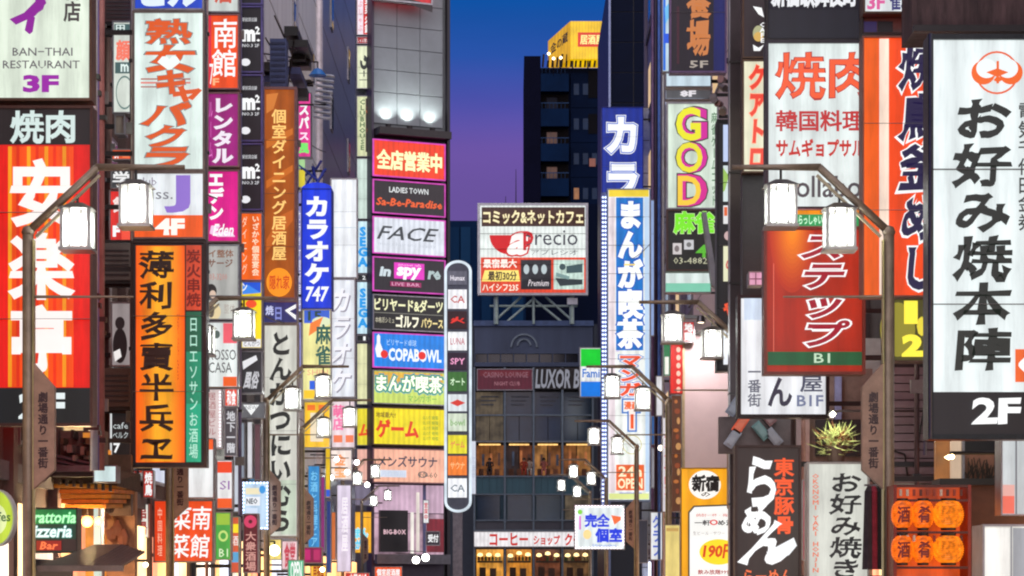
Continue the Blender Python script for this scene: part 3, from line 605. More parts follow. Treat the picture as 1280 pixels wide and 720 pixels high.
for i, (a, b, c_, tx, tcol) in enumerate([(339, 356, (96, 96, 110), 'Humax', (230, 225, 235)), (362, 386, (246, 246, 250), 'CA', (190, 90, 90)), (389, 411, (50, 24, 28), '火', (226, 50, 40)), (415, 438, (246, 248, 250), 'LUNA', (190, 120, 130)), (441, 462, (44, 26, 44), 'SPY', (240, 160, 200)), (465, 489, (60, 110, 50), 'オート', (220, 250, 210)),
        (493, 514, (224, 232, 236), '・', (210, 60, 50)), (517, 539, (214, 226, 204), 'bowl', (140, 180, 120)), (544, 567, (234, 222, 50), 'ゲーム', (226, 110, 90)), (570, 594, (246, 130, 50), 'サウナ', (255, 190, 130)), (598, 622, (246, 248, 252), 'CA', (120, 130, 140))]):
    MB().box(XT(560), XT(583.5), -.04, -.001, ZT(b), ZT(a)).obj('logo_square', emat(c_, 1), tt)
    T(tx, 563, a+(b-a)*.32, 581, b-(b-a)*.3, tcol, .02).build(XT, ZT, -.06, tt, .008)
sign('small_sign', 'narrow blank white lit sign right beside the rounded totem', 588, 551, 595, 618, 121, (220, 226, 240), [T('営業中', 590, 570, 594, 600, (170, 180, 200), 0, v=1)], fw=.6, depth=.3)

# ---------------------------------------------------------------- signs on the left
BL, BRt = XL, XR
DK = (34, 30, 34); OR = (250, 92, 14); ORR = (232, 62, 12)
PUR = (140, 30, 150)
sign('shop_sign', 'white restaurant sign with purple brush mark and 3F at the top left', -12, -70, 115, 126, 27, (228, 240, 222), [
    PL([(52, -14), (58, 4), (44, 20), (20, 31), (12, 24), (30, 16), (44, 2), (46, -16)], PUR), PL([(36, 16), (44, 22), (41, 40), (37, 43), (31, 38)], PUR), PL([(38, 14), (56, 6), (54, 12), (42, 20)], PUR),
    T('料店', 80, -26, 101, 28, (66, 60, 60), .03, v=1), T('BAN−THAI', 16, 60, 91, 70, (96, 92, 96), .008), T('RESTAURANT', 4, 76, 100, 86, (96, 92, 96), .008), T('3F', 29, 94, 74, 116, (150, 34, 160), .05)],
    fw=3, frame=pmat((110, 76, 58), .5, .2), bracket=BL)
sign('shop_sign', 'tall red barbecue sign with white characters and yellow stripes at far left', -12, 133, 116, 532, 27, (226, 22, 10), [
    Q(-9, 135, 113, 181, (36, 26, 26), .9), T('焼肉', 13, 138, 94, 179, (206, 224, 220), .03),
    Q(10, 183, 92, 484, (250, 78, 8))] + [Q(x, 183.3, x+4.5, 483.7, (255, 158, 24)) for x in (10.5, 34, 56, 78.5)] + [
    Q(21, 183.3, 25, 483.7, (236, 48, 8)), Q(45, 183.3, 49, 483.7, (236, 48, 8)), Q(67, 183.3, 71, 483.7, (236, 48, 8)),
    T('安楽亭', 14, 196, 91, 470, (250, 240, 236), .036, v=1, gap=.9), Q(-9, 485, 113, 529, (24, 26, 28), .9), T('2F', 24, 491, 82, 524, (225, 235, 235), .05)],
    fw=3, frame=pmat((96, 60, 50), .5, .2), bracket=BL)
sign('shop_sign', 'narrow white sign with teal bands and pink character beside the pipes', 141, 27, 164, 142, 34, (222, 230, 220), [
    Q(143, 30, 162, 41, (70, 100, 100)), T('田', 145, 31, 156, 40, (220, 235, 230), .02), T('顔', 145, 50, 163, 76, (240, 120, 100), .04), Q(144, 78, 163, 92, (70, 96, 96)), T('m', 151, 80, 161, 90, (220, 235, 230), .03),
    C(156, 116, 11, 21, (90, 120, 116), .9)], fw=1.5, bracket=BL)
sign('wall_box', 'beige junction box on the left wall above a small orange sign', 144, 144, 156, 168, 34, pmat((150, 134, 122), .5), fw=1, cat='utility box', frame=ALU, bracket=BL)
sign('small_sign', 'tiny orange lit sign on the wall above the hanging lantern', 140, 187, 165, 200, 34.2, (244, 90, 40), [T('3F', 143, 189, 150, 198, WH, .03), Q(153, 190, 162, 197, (250, 130, 80))], fw=1, depth=.2, bracket=BL)
sign('small_sign', 'grey black and white sign strip partly behind the hanging lantern', 139, 212, 166, 236, 34.2, (60, 60, 64), [T('学', 141, 214, 162, 234, (230, 230, 230), .03)], fw=1, depth=.2, bracket=BL)
sign('shop_sign', 'red white lettered sign low behind the second hanging lantern', 137, 238, 167, 304, 34.3, (222, 48, 44), [T('館', 141, 246, 162, 266, (240, 220, 216), .03), T('F', 141, 282, 150, 296, WH, .06), Q(152, 284, 164, 300, (240, 80, 60))], fw=1.5, bracket=BL)
def ac(name, label, x0, y0, x1, y1, d, c=(120, 106, 100)):
    k = d/F; o = thing(name, label, 'air conditioner', (((x0+x1)/2-640)*k, d, CZ+(HZ-y1)*k)); w_, h_ = (x1-x0)*k/2, (y1-y0)*k
    MB().box(-w_, w_, 0, .35, 0, h_).obj('casing', pmat(c, .5, .2, .25, 6, .1), o)
    for i in range(6): MB().box(-w_*.85, w_*.85, -.012, 0, h_*(.12+i*.13), h_*(.17+i*.13)).obj('grille_slat', pmat((70, 60, 60), .5, .3), o)
    MB().box(-w_-.02, w_+.02, .02, .33, -.05, 0).obj('tray', DARK, o); MB().box(min(-w_, XL-o.location.x) if x0 < 640 else -w_, w_ if x0 < 640 else max(w_, XR-o.location.x), .1, .16, -.09, -.05).obj('bracket', DARK, o)
    return o
ac('air_conditioner', 'brownish wall unit below the red sign beside the first lamp', 128, 304, 164, 350, 34)
ac('air_conditioner', 'brown wall unit with a chevron, level with the lamp plate', 128, 460, 163, 508, 34, (110, 84, 74))
ac('duct_box', 'dark brown duct box at the top beside the tall white sign', 131, -10, 166, 27, 34, (84, 56, 54))['category'] = 'duct'
sign('poster_sign', 'grey sign showing a dark seated silhouette left of the orange sign', 139, 378, 164, 458, 34.3, (150, 140, 140), [C(150, 432, 9, 22, (22, 18, 20)), C(150, 404, 6, 8, (30, 24, 26)), PL([(142, 440), (150, 436), (152, 446), (144, 452)], (236, 232, 230))], fw=1.5, bracket=BL)
sign('shop_sign', 'black sign with faint white writing left of the orange sign foot', 137, 509, 164, 582, 34.3, (26, 28, 30), [T('cafe', 141, 528, 160, 536, (200, 210, 210), .0), T('ベルク', 141, 540, 160, 548, (200, 210, 210), .0), T('7', 142, 554, 150, 566, WH, .03), Q(138, 511, 140, 580, (220, 225, 225))], fw=1, bracket=BL)
# pipes on the wall
pp = [(117.5, 27.6, .045, pmat((196, 190, 196), .3, .1), 'bright steel pipe running down beside the red barbecue sign'), (121, 28.5, .03, pmat((130, 112, 176), .35, .1), 'purplish pipe next to the bright steel one'), (126, 30, .05, pmat((168, 112, 106), .5, .1), 'thick reddish brown pipe left of the narrow teal banded sign'),
      (134, 34.6, .045, pmat((110, 84, 80), .5), 'dark pipe between reddish pipe and brown wall unit')]
for px, d, r, m, lb in pp:
    x = (px-640)*d/F; zb = W(0, 588, d)[2] if d < 34 else 0
    o = MB().bar((0, 0, zb), (0, 0, 14 if d < 34 else 17), r, 10).obj('drain_pipe', m, None, True); o.location = (x, d, 0)
    tag(o, lb, 'pipe')
    for z in (3.5, 5, 7.5, 10, 12.5): MB().box(-r-.02, r+.02, -r-.01, r+.03, z, z+.06).obj('pipe_clip', DARK, o)
    MB().box(min(XL-x, -r), 0, .0, .03, 6, 6.05).obj('wall_tie', DARK, o)
HE = (216, 86, 30)
sign('shop_sign', 'blue sign with white writing, cut off at the top left of frame', 167, -46, 255, 13, 33, (26, 70, 200), [T('ビル', 176, -34, 250, 8, (220, 235, 245), .06)], fw=2, bracket=BL)
sign('shop_sign', 'tall white sign with orange red club characters and grey shadows', 166, 14, 256, 214, 33, (226, 242, 236), [
    Q(176, 98, 238, 99.6, (170, 80, 70)), Q(176, 102.5, 238, 104.5, (226, 120, 110)), Q(176, 108, 224, 109.4, (170, 80, 70)),
    T('熟', 183, 24, 240, 55, HE, .02, nib=.3, o=((120, 130, 130), .02)), T('女', 183, 57, 242, 90, HE, .045, nib=.4, o=((120, 130, 130), .02)),
    PL([(197, 92-14), (203, 71), (209, 71), (212, 75), (215, 71), (221, 71), (226, 78), (212, 89)], (236, 246, 242)),
    T('キ', 196, 88, 232, 118, HE, .045, sh=.1, o=((120, 130, 130), .02)), T('ャ', 216, 108, 252, 134, HE, .04, nib=.3), T('バ', 178, 129, 240, 157, HE, .035, nib=.5, sh=.1, o=((120, 130, 130), .02)),
    T('ク', 184, 158, 232, 185, HE, .035, nib=.5, sh=.1, o=((120, 130, 130), .02)), T('ラ', 184, 185, 236, 211, HE, .04, nib=.3, sh=.1, o=((120, 130, 130), .02))], fw=2.4, frame=pmat((120, 106, 100), .4, .4), bracket=BL)
sign('shop_sign', 'white sign with big purple letter J and orange 4F band', 166, 215, 256, 299, 33, (232, 238, 242), [
    T('J', 206, 219, 238, 266, (140, 110, 200), .04), Q(168, 269, 254, 297, (246, 92, 24)), T('4F', 194, 273, 231, 294, (255, 244, 235), .06), T('Miss.', 172, 236, 216, 249, (110, 110, 120), .0), T('club', 172, 222, 196, 232, (130, 120, 140), .0)], fw=2.2, frame=pmat((120, 106, 100), .4, .4), bracket=BL)
AM = (252, 150, 20)
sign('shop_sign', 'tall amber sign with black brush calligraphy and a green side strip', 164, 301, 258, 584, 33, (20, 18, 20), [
    Q(170, 307, 231, 578, (246, 92, 8))]+[Q(170+i*2.6, 307+i*.2, 231-i*2, 578-i*.2, tuple(int(p+(q-p)*i/9) for p, q in zip((246, 92, 8), (255, 172, 34))), name='backlight_band') for i in range(1, 10)]+[  # stepped bands paint the brighter centre of the backlight
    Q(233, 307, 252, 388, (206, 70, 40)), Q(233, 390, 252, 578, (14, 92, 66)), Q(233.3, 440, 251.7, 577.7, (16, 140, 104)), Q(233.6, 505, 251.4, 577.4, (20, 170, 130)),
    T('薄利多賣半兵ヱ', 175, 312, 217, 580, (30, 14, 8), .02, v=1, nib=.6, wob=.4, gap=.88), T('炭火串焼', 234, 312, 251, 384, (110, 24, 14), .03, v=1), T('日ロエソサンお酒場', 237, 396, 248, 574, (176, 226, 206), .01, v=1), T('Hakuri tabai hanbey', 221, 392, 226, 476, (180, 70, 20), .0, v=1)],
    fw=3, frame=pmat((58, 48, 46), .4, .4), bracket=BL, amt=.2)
sign('shop_sign', 'pale grey sign over the orange red brush lettered one', 259, -30, 299, 16, 41, (206, 214, 210), [T('酒', 268, -24, 290, 4, (200, 80, 60), .03)], fw=1.6, bracket=BL)
sign('shop_sign', 'orange red sign with two white brush characters, top row', 259, 18, 299, 112, 41, (244, 78, 20), [Q(259.5+1.5, 20, 264, 110, (220, 40, 70)), T('南', 267, 24, 296, 60, WH, .01, nib=.5, wob=.3), T('館', 265, 62, 295, 96, WH, .01, nib=.5, wob=.3), T('F', 266, 98, 274, 107, (255, 180, 130), .03), T('7', 262, 80, 267, 106, WH, 0)], fw=1.6, frame=PINKB, bracket=BL)
sign('shop_sign', 'purple magenta sign with stacked white rental katakana', 259, 116, 299, 209, 41, (156, 24, 120), [T('レンタル', 266, 121, 291, 205, (236, 226, 238), .055, v=1), T('ルーム', 261, 124, 266, 200, (226, 120, 200), 0, v=1)], fw=1.6, frame=PINKB, bracket=BL)
sign('shop_sign', 'hot magenta sign with stacked white katakana ending in a flourish', 259, 213, 299, 303, 41, (226, 10, 140), [T('エデン', 261, 214, 279, 276, WH, .055, v=1), PL([(264, 282), (276, 282), (270, 290), (290, 290), (294, 296), (272, 296), (262, 292)], (240, 200, 230)), T('Eden', 266, 280, 292, 295, WH, .02, sh=.3)], fw=1.6, frame=PINKB, bracket=BL)
sign('shop_sign', 'grey sign with brown massage writing and a head of dark hair', 259, 306, 299, 371, 41, (176, 176, 172), [T('イ整体', 261, 312, 292, 322, (130, 84, 60), .02), T('サージ', 260, 324, 291, 334, (120, 84, 70), .03), T('03-3200', 262, 342, 284, 350, (190, 120, 110), 0), C(264, 364, 7, 9, (40, 34, 34)), C(266, 368, 4, 5, (216, 190, 170))], fw=1.6, bracket=BL)
sign('poster_sign', 'pale poster sign with a beige face under the grey massage sign', 259, 374, 299, 400, 41, (206, 208, 200), [C(268, 390, 8, 10, (226, 206, 160)), C(264, 388, 4, 9, (100, 90, 80)), T('整体', 280, 380, 294, 392, (170, 160, 150), 0)], fw=1.4, bracket=BL)
sign('shop_sign', 'white sign with thin black latin letters, red square and orange foot', 259, 402, 298, 485, 41, (234, 240, 238), [Q(279, 404, 296, 429, (240, 96, 110)), C(271, 418, 4, 5, (80, 96, 90)), T('ROSSO', 261, 437, 295, 450, (60, 60, 62), 0), T('CASA', 261, 453, 290, 466, (60, 60, 62), 0), Q(279, 471, 296, 483, (240, 96, 30))], fw=1.4, bracket=BL)
sign('shop_sign', 'long pale pinkish sign with a beaded edge behind the amber sign', 256, 486, 278, 560, 41, (224, 206, 204), [T('居酒屋ビル', 260, 490, 270, 545, (160, 90, 90), .0, v=1), BU([(275, 490+i*4.2) for i in range(17)], 1, (230, 235, 250), 2.5)], fw=1, bracket=BL)
sign('shop_sign', 'white lit box with an orange top tab under the amber sign', 229, 548, 268, 623, 40, (236, 240, 240), [Q(258, 549, 267, 562, (244, 96, 40))], fw=1.4, bracket=BL)
sign('shop_sign', 'orange sign with white brush lettering behind the lamp post near street level', 192, 625, 267, 703, 39, (238, 78, 30), [Q(194, 627, 206, 701, (226, 60, 20)), T('菜南', 214, 633, 264, 662, WH, .008, nib=.8, wob=.4, sh=.08), T('菜館', 212, 668, 262, 697, WH, .008, nib=.8, wob=.4, sh=.08), T('中国料理', 197, 634, 203, 696, (250, 190, 160), .0, v=1)], fw=1.6, bracket=BL)
sign('small_sign', 'small white and orange vertical sign beside the white lit box', 271, 575, 291, 636, 43, (238, 238, 238), [Q(272, 577, 290, 591, (236, 70, 30)), T('SI', 275, 601, 287, 612, (140, 90, 160), 0), Q(272, 623, 290, 635, (240, 92, 30))], fw=1, bracket=BL)
sign('small_sign', 'green sign with pale ring low beside the orange brush sign', 269, 640, 289, 700, 43, (70, 170, 70), [Q(271, 642, 287, 656, (150, 190, 60)), C(279, 670, 6, 7, (190, 220, 120), .6), T('B1', 274, 686, 285, 696, (220, 240, 200), 0)], fw=1, bracket=BL)
sign('small_sign', 'narrow sign with red yellow and blue blocks', 289, 646, 299, 716, 44, (226, 90, 60), [Q(290, 655, 298, 666, (250, 220, 40)), Q(290, 690, 298, 703, (90, 160, 210)), T('酒', 290, 670, 298, 682, WH, 0)], fw=.8, bracket=BL)
# stacked area price signs
ps = []
for i, (a, b) in enumerate([(-78, 6), (8, 91), (93.5, 177), (179.5, 263)]):
    ps.append(sign('rental_sign', ['black area price sign with white square metre mark, cut by the top edge', 'black square metre price sign, upper complete one of its stack', 'black square metre price sign, middle one of its stack', 'black square metre price sign above the orange izakaya sign'][i], 301, a, 328, b, 46, (28, 26, 32), [
        T('駅前貸店舗', 303, a+14, 321, a+19, (220, 222, 226), .0), T('m', 303, a+29, 319, a+44, WH, .06), T('2', 319, a+25, 325, a+35, WH, .04), T('.', 321, a+41, 325, a+44, WH, .06), T('NO.3 2F', 303, a+47, 324, a+51, (220, 222, 226), .01), C(307, a+70, 6, 4.6, (232, 232, 236))],
        fw=1.6, frame=pmat((110, 104, 170), .4, .3), bracket=BL, group='stack of black area price signs', amt=.3))
sign('shop_sign', 'orange sign with two columns of small white writing below the price signs', 301, 266, 328, 351, 46, (250, 104, 20), [T('ダイニング', 302.5, 270, 309, 344, (255, 220, 190), .0, v=1), T('いざかや個室宴会', 315, 269, 324, 345, (255, 230, 200), .02, v=1)], fw=1.2, bracket=BL)
sign('shop_sign', 'blue and yellow sign with a red blossom behind a hanging lantern', 301, 352, 328, 436, 46, (248, 222, 30), [Q(303, 353, 326, 366, (30, 90, 220)), PL([(303, 358), (310, 356), (326, 366), (303, 368)], (60, 140, 240)), T('ン', 303, 354, 309, 364, WH, .03), C(314, 380, 7, 5, (240, 80, 40)), Q(303, 424, 326, 434, (236, 236, 240)), T('とんかつ', 305, 426, 325, 433, (60, 60, 70), .0)], fw=1.2, bracket=BL)
sign('shop_sign', 'black sign with white slanted strokes under the yellow blossom sign', 301, 439, 328, 492, 46, (48, 46, 50), [PL([(303, 452), (320, 444), (322, 450), (304, 462)], (226, 226, 230)), T('風俗', 304, 464, 324, 486, (200, 200, 205), .03, sh=.4)], fw=1.2, bracket=BL)
sign('small_sign', 'small grey sign with a white downward arrow shape', 297, 503, 331, 523, 47, (104, 104, 108), [PL([(304, 506), (324, 506), (314, 519)], WH), T('NEW', 307, 507, 321, 512, (120, 120, 126), .0)], fw=1, bracket=BL)
GO = (255, 206, 120)
sign('shop_sign', 'brown and orange vertical private dining sign with gold characters', 328, 109, 371, 375, 52, (172, 84, 18), [
    PL([(333, 118), (348, 116), (342, 136), (333, 142)], (206, 120, 50)), PL([(333, 176), (366, 160), (366, 168), (333, 186)], (200, 108, 34)), PL([(333, 226), (366, 206), (366, 214), (333, 236)], (198, 104, 30)), PL([(333, 300), (350, 270), (366, 262), (366, 276), (346, 300), (333, 316)], (192, 96, 28)),
    T('個室ダイニング居酒屋', 340, 136, 358, 326, GO, .022, v=1), C(349, 353, 16, 18, (250, 150, 30)), T('隠れ家', 337, 344, 362, 362, (206, 70, 20), .02)], fw=3, frame=PINKB, bracket=BL, amt=.25)
sign('shop_sign', 'pink sign with white characters and a green last one beside the brown sign', 371, 116, 389, 197, 60, (232, 60, 150), [T('スパ', 374, 128, 386, 162, WH, .05, v=1), T('ス', 374, 164, 386, 176, (250, 220, 240), .05, v=1), T('風', 374, 178, 386, 192, (120, 230, 110), .05, v=1)], fw=1, bracket=BL)
kz_ = sign('shop_sign', 'blue karaoke sign with white stacked katakana and a 47 near its foot', 377, 236, 415, 386, 57, (16, 60, 226), [T('カラオケ', 382, 244, 411, 356, WH, .055, v=1), T('747', 382, 358, 411, 377, WH, .03, sh=.15)], fw=1, frame=pmat((30, 60, 190), .4), bracket=BL, depth=.6)
sg = MB(); 
kk = 57/F
pts = [(((396+19*math.cos(math.pi*i/14))-396)*kk, (386-236+8*math.sin(math.pi*i/14))*kk) for i in range(15)]
sg.prism(pts, 0, .6); fixn(sg.obj('rounded_cap', emat((16, 60, 226)), kz_))
sign('shop_sign', 'narrow lilac side strip with tiny white writing beside the blue karaoke sign', 371, 240, 377, 470, 57.4, (150, 150, 214), [T('カラオケ館新宿本店', 372, 262, 376, 400, WH, .0, v=1), Q(371.6, 262, 372.4, 310, WH), T('SHINJUKU', 372, 410, 376, 466, (90, 90, 190), .0, v=1)], fw=.5, bracket=BL, depth=.5)
sign('shop_sign', 'pale yellow mahjong sign with dark green characters and blue foot', 378, 387, 414, 500, 56, (244, 238, 160), [
    Q(380, 388, 412, 404, (60, 100, 210)), T('15', 385, 389, 402, 401, (40, 70, 60), .03), C(402, 402, 12, 6, (220, 230, 190)), PL([(388, 404), (404, 396), (398, 412), (386, 420)], (240, 130, 60)), T('麻雀', 395, 405, 413, 457, (40, 92, 84), .035, v=1), T('SHIN', 384, 462, 410, 469, (230, 160, 130), .0), Q(387, 476, 412, 487, (24, 90, 220)), Q(380, 488, 412, 498, (255, 204, 30))], fw=1, frame=WHITEP, bracket=BL)
sign('shop_sign', 'yellow framed orange sign behind a hanging lantern below the mahjong one', 380, 502, 413, 560, 57.5, (255, 200, 40), [Q(384, 506, 394, 513, (240, 110, 30)), Q(398, 506, 408, 513, (240, 110, 30)), Q(388, 516, 404, 552, (236, 220, 190)), Q(406, 516, 411, 558, (252, 190, 20))], fw=1, bracket=BL)
sign('shop_sign', 'navy sign top with a white angle above the tonkatsu sign', 329, 377, 372, 404, 53, (50, 54, 110), [PL([(356, 388), (370, 380), (370, 385), (362, 389), (370, 394), (370, 400)], WH), T('焼', 332, 382, 342, 394, (200, 205, 240), .03), T('日', 344, 384, 352, 400, (130, 140, 210), .03)], fw=1, bracket=BL)
sign('shop_sign', 'tall pale sign with black tonkatsu hiragana brush writing', 329, 405, 373, 672, 53, (216, 216, 206), [T('とんかつにいむら', 337, 414, 364, 666, (40, 42, 42), .035, v=1, nib=.5), Q(351, 600, 370, 668, (206, 220, 200), .95)][::-1], fw=2, frame=pmat((170, 160, 156), .4, .3), bracket=BL)
sign('shop_sign', 'blank bright white upper panel of the pale karaoke column', 413, 223, 447, 348, 70, (246, 250, 255), [Q(415, 284, 445, 285, (200, 214, 224))], fw=1.6, frame=WHITEP, bracket=BL)
sign('shop_sign', 'white sign with pale raised grey katakana under the blank white one', 413, 349, 444, 497, 70, (236, 240, 248), [T('カラオケ', 416, 360, 440, 494, (150, 146, 160), .02, v=1, sh=.25), T('カラオケ', 415, 358, 438, 492, (240, 240, 246), .03, v=1, sh=.25)], fw=1.2, frame=WHITEP, bracket=BL)  # grey offset copy paints the shade of the raised letters
sign('shop_sign', 'pink lettered sign with a dark crescent under the white karaoke column', 414, 498, 444, 560, 70, (246, 226, 232), [T('萌', 416, 506, 430, 522, (240, 110, 160), .04), T('店', 416, 522, 430, 538, (240, 120, 170), .04), C(436, 518, 4, 9, (60, 80, 110)), Q(417, 544, 428, 553, (245, 130, 90)), Q(432, 544, 442, 553, (245, 130, 90))], fw=1, bracket=BL)
sign('shop_sign', 'white and orange sign cluster half lost in the lamp glare', 408, 562, 440, 600, 72, (250, 232, 222), [T('金', 418, 568, 432, 582, (245, 150, 90), .04), T('宝', 418, 583, 432, 597, (245, 170, 110), .04)], fw=1, bracket=BL)
sign('shop_sign', 'tall sky blue sign with faint white writing low beside the brown lamp plate', 385, 582, 400, 690, 62, (50, 140, 206), [T('お酒と料理ビア', 388, 588, 397, 684, (120, 196, 236), .02, v=1)], fw=.8, bracket=BL)
sign('shop_sign', 'narrow purple and crimson strip right of the sky blue sign', 401, 596, 406, 690, 63, (150, 40, 110), [], fw=.5, bracket=BL)
sign('shop_sign', 'narrow yellow strip sign turning blue at the foot', 407, 556, 413, 622, 64, (252, 206, 30), [Q(407.6, 612, 412.4, 621, (40, 90, 210))], fw=.4, bracket=BL)
sign('shop_sign', 'small crimson sign low between the sky blue sign and street', 378, 684, 403, 704, 60, (140, 16, 80), [Q(381, 687, 388, 700, (190, 30, 110)), Q(392, 687, 400, 700, (180, 40, 100))], fw=.8, bracket=BL)
sign('shop_sign', 'tall pale lilac lit sign behind the far lamp post plate', 421, 606, 439, 715, 76, (222, 210, 230), [T('居酒屋', 427, 620, 435, 690, (244, 236, 246), .03, v=1)], fw=.8, bracket=BL)
sign('bulb_sign', 'small white sign edged with bluish bulbs low on the left', 303, 602, 336, 662, 47, (190, 216, 240), [Q(307, 610, 325, 618, (236, 226, 190)), Q(307, 621, 325, 632, (236, 240, 246)), T('NEO', 308, 623, 322, 630, (50, 60, 70), .03), Q(307, 635, 322, 655, (210, 225, 245)), C(328, 612, 4, 5, (60, 150, 220)),
    BU([(304.5+i*4.3, 603.5) for i in range(8)]+[(334.5, 603.5+i*4.4) for i in range(14)]+[(304.5, 607+i*4.4) for i in range(9)]+[(310+i*4.3, 660.5) for i in range(6)], 1.5, (190, 215, 255), 3)], fw=.8, bracket=BL)
sign('shop_sign', 'dark red sign with pink crest and faint characters below the bulb edged sign', 304, 642, 323, 716, 45.6, (96, 26, 34), [C(313, 652, 8, 8, (210, 60, 100), .3), T('大衆酒場', 307, 664, 320, 714, (206, 150, 140), .02, v=1)], fw=1, bracket=BL)
# wires and hardware on the pale block
hw = thing('wall_equipment', 'cluster of dark brackets and cable boxes on the pale wall above the brown sign', 'equipment', (XL, 54, W(0, 108, 54)[2]))
for i in range(9):
    a = R.uniform(.1, .9); z = R.uniform(.1, 1.3); MB().box(a, a+R.uniform(.15, .5), R.uniform(0, 2), R.uniform(2.1, 2.6), z, z+R.uniform(.05, .22)).obj('cable_box', R.choice([DARK, BLK, pmat((70, 76, 120), .5, .3), STEEL]), hw)
for i in range(12): MB().bar((R.uniform(.1, 1), R.uniform(0, 1), R.uniform(0, 1.2)), (R.uniform(.1, 1.1), R.uniform(0, 1), R.uniform(.2, 1.7)), .018, 5).obj('strut', DARK, hw)
bc = thing('blue_cabinet', 'slate blue louvred cabinet over the brown dining sign', 'cabinet', (W(347, 0, 53)[0], 53, W(0, 108, 53)[2]))
MB().box(-.17, .19, 0, .5, 0, 1.05).obj('casing', pmat((70, 84, 130), .45, .3), bc)
for i in range(8): MB().box(-.15, .17, -.02, 0, .08+i*.12, .13+i*.12).obj('louvre_slat', pmat((46, 56, 92), .45, .3), bc)
MB().box(XL-bc.location.x, -.17, .2, .26, .4, .46).obj('bracket', DARK, bc)
bl_ = thing('blue_spotlight', 'small blue shaded floodlight on an arm above the pink sign', 'floodlight', W(397, 92, 58))
MB().lathe([(0, .14), (.1, .1), (.22, -.05), (.2, -.06), (0, -.02)], (0, 0, 0), 12).obj('shade', pmat((40, 120, 200), .4), bl_)
MB().path([(0, 0, .12), (0, .1, .3), (XL-bl_.location.x, .2, .36)], .02).obj('arm', DARK, bl_)
lo_ = thing('louvre_vents', 'stack of white angled louvre blades on the blue grey wall', 'vent', W(407, 146, 59.5))
for i in range(9): MB().beam((-.3+i*.01, 0, i*.13), (.12+i*.012, 0, i*.13-.05), .25, .03).obj('slat', pmat((190, 196, 206), .4, .3), lo_)
MB().box(XL-lo_.location.x, .0, .1, .14, .3, .34).obj('bracket', DARK, lo_)
cp = MB().bar((0, 0, 0), (0, 0, 26), .16, 12).obj('drain_pipe', pmat((214, 206, 210), .35, .2), None, True); cp.location = ((397-640)/F*73, 73, 0); tag(cp, 'fat pale pipe running up between pale and blue grey walls', 'pipe')
MB().box(XL-cp.location.x, 0, 0, .06, 12, 12.1).obj('wall_tie', DARK, cp)
ub = thing('blue_railing', 'tangle of blue painted rails and small signs above the blue karaoke sign', 'railing', W(386, 238, 58))
for i in range(7): MB().bar((R.uniform(-.3, .3), R.uniform(0, .5), R.uniform(0, .3)), (R.uniform(-.3, .4), R.uniform(0, .5), R.uniform(.4, .85)), .03, 6).obj('rail', pmat((50, 70, 170), .4, .3), ub)
MB().path([(XL-ub.location.x, .2, .5), (.4, .2, .5)], .03).obj('rail', DARK, ub); MB().box(-.28, -.1, .05, .1, .1, .5).obj('yellow_panel', emat((240, 220, 60), .8), ub); MB().box(-.28, -.1, .04, .09, .55, .75).obj('green_panel', emat((180, 230, 160), .8), ub)

# ---------------------------------------------------------------- left street corner shops
TX = lambda p, d: (p-640)*d/F
tr = sign('restaurant_sign', 'green and dark neon trattoria pizzeria bar sign by the first lamp', 36, 635, 97, 691, 29, (16, 60, 44), [
    Q(38, 637, 95, 655, (10, 120, 60)), Q(38, 674, 95, 689, (44, 22, 22)), T('Trattoria', 33, 639, 95, 654, (190, 250, 200), .025, sh=.2, o=((20, 200, 90), .03)), T('Pizzeria', 33, 656, 90, 672, (235, 250, 250), .03, sh=.2, o=((60, 160, 150), .03)), Q(46, 676, 77, 688, (150, 16, 10)), T('Bar', 50, 677, 73, 687, (255, 120, 70), .03, sh=.2)], fw=1.4, frame=DARK, bracket=BL)
rs_ = thing('round_sign', 'round yellow green lit sign cut by the left frame edge', 'sign', W(-6, 647, 26))
k = 26/F
fixn(MB().prism([(24*k*math.cos(i*math.pi/14), 36*k*math.sin(i*math.pi/14)) for i in range(28)], 0, .2).obj('rim', WHITEP, rs_))
fixn(MB().prism([(22*k*math.cos(i*math.pi/14), 34*k*math.sin(i*math.pi/14)) for i in range(28)], -.02, -.001).obj('face', emat((190, 214, 60)), rs_))
fixn(MB().prism([(15*k*math.cos(i*math.pi/14), 20*k*math.sin(i*math.pi/14)-.02) for i in range(28)], -.03, -.021).obj('inner_disc', emat((226, 236, 170)), rs_))
T('cafes', -14, 640, 14, 652, (60, 100, 50), .02).build(lambda p: (p+6)*k, lambda p: (647-p)*k, -.04, rs_, .003)
MB().box(-.3, 0, .1, .15, -.02, .03).obj('bracket', DARK, rs_)
aw = thing('shop_awning', 'orange lit timber eaves with a bark roof above the green neon sign', 'awning', W(100, 632, 31))
k = 31/F
AX = lambda p: (p-100)*k; AZ = lambda p: (632-p)*k
tim = pmat((236, 130, 36), .6, 0, .4, 5, .2); tim2 = pmat((250, 160, 50), .6, 0, .4, 5, .2)  # orange lamp glow worked into both timber colours
for i in range(5):
    a = 606+i*6; MB().add([(AX(62+i*4), -.25+i*.1, AZ(a)), (AX(150-i*5), -.25+i*.1, AZ(a)), (AX(150-i*5), -.25+i*.1, AZ(a+5)), (AX(62+i*4), -.25+i*.1, AZ(a+5)),
             (AX(62+i*4), 1.5, AZ(a)+.05), (AX(150-i*5), 1.5, AZ(a)+.05), (AX(150-i*5), 1.5, AZ(a+5)+.05), (AX(62+i*4), 1.5, AZ(a+5)+.05)],
             [(0,3,2,1),(0,1,5,4),(1,2,6,5),(2,3,7,6),(3,0,4,7),(4,5,6,7)]).obj('eave_board', tim if i % 2 else tim2, aw)
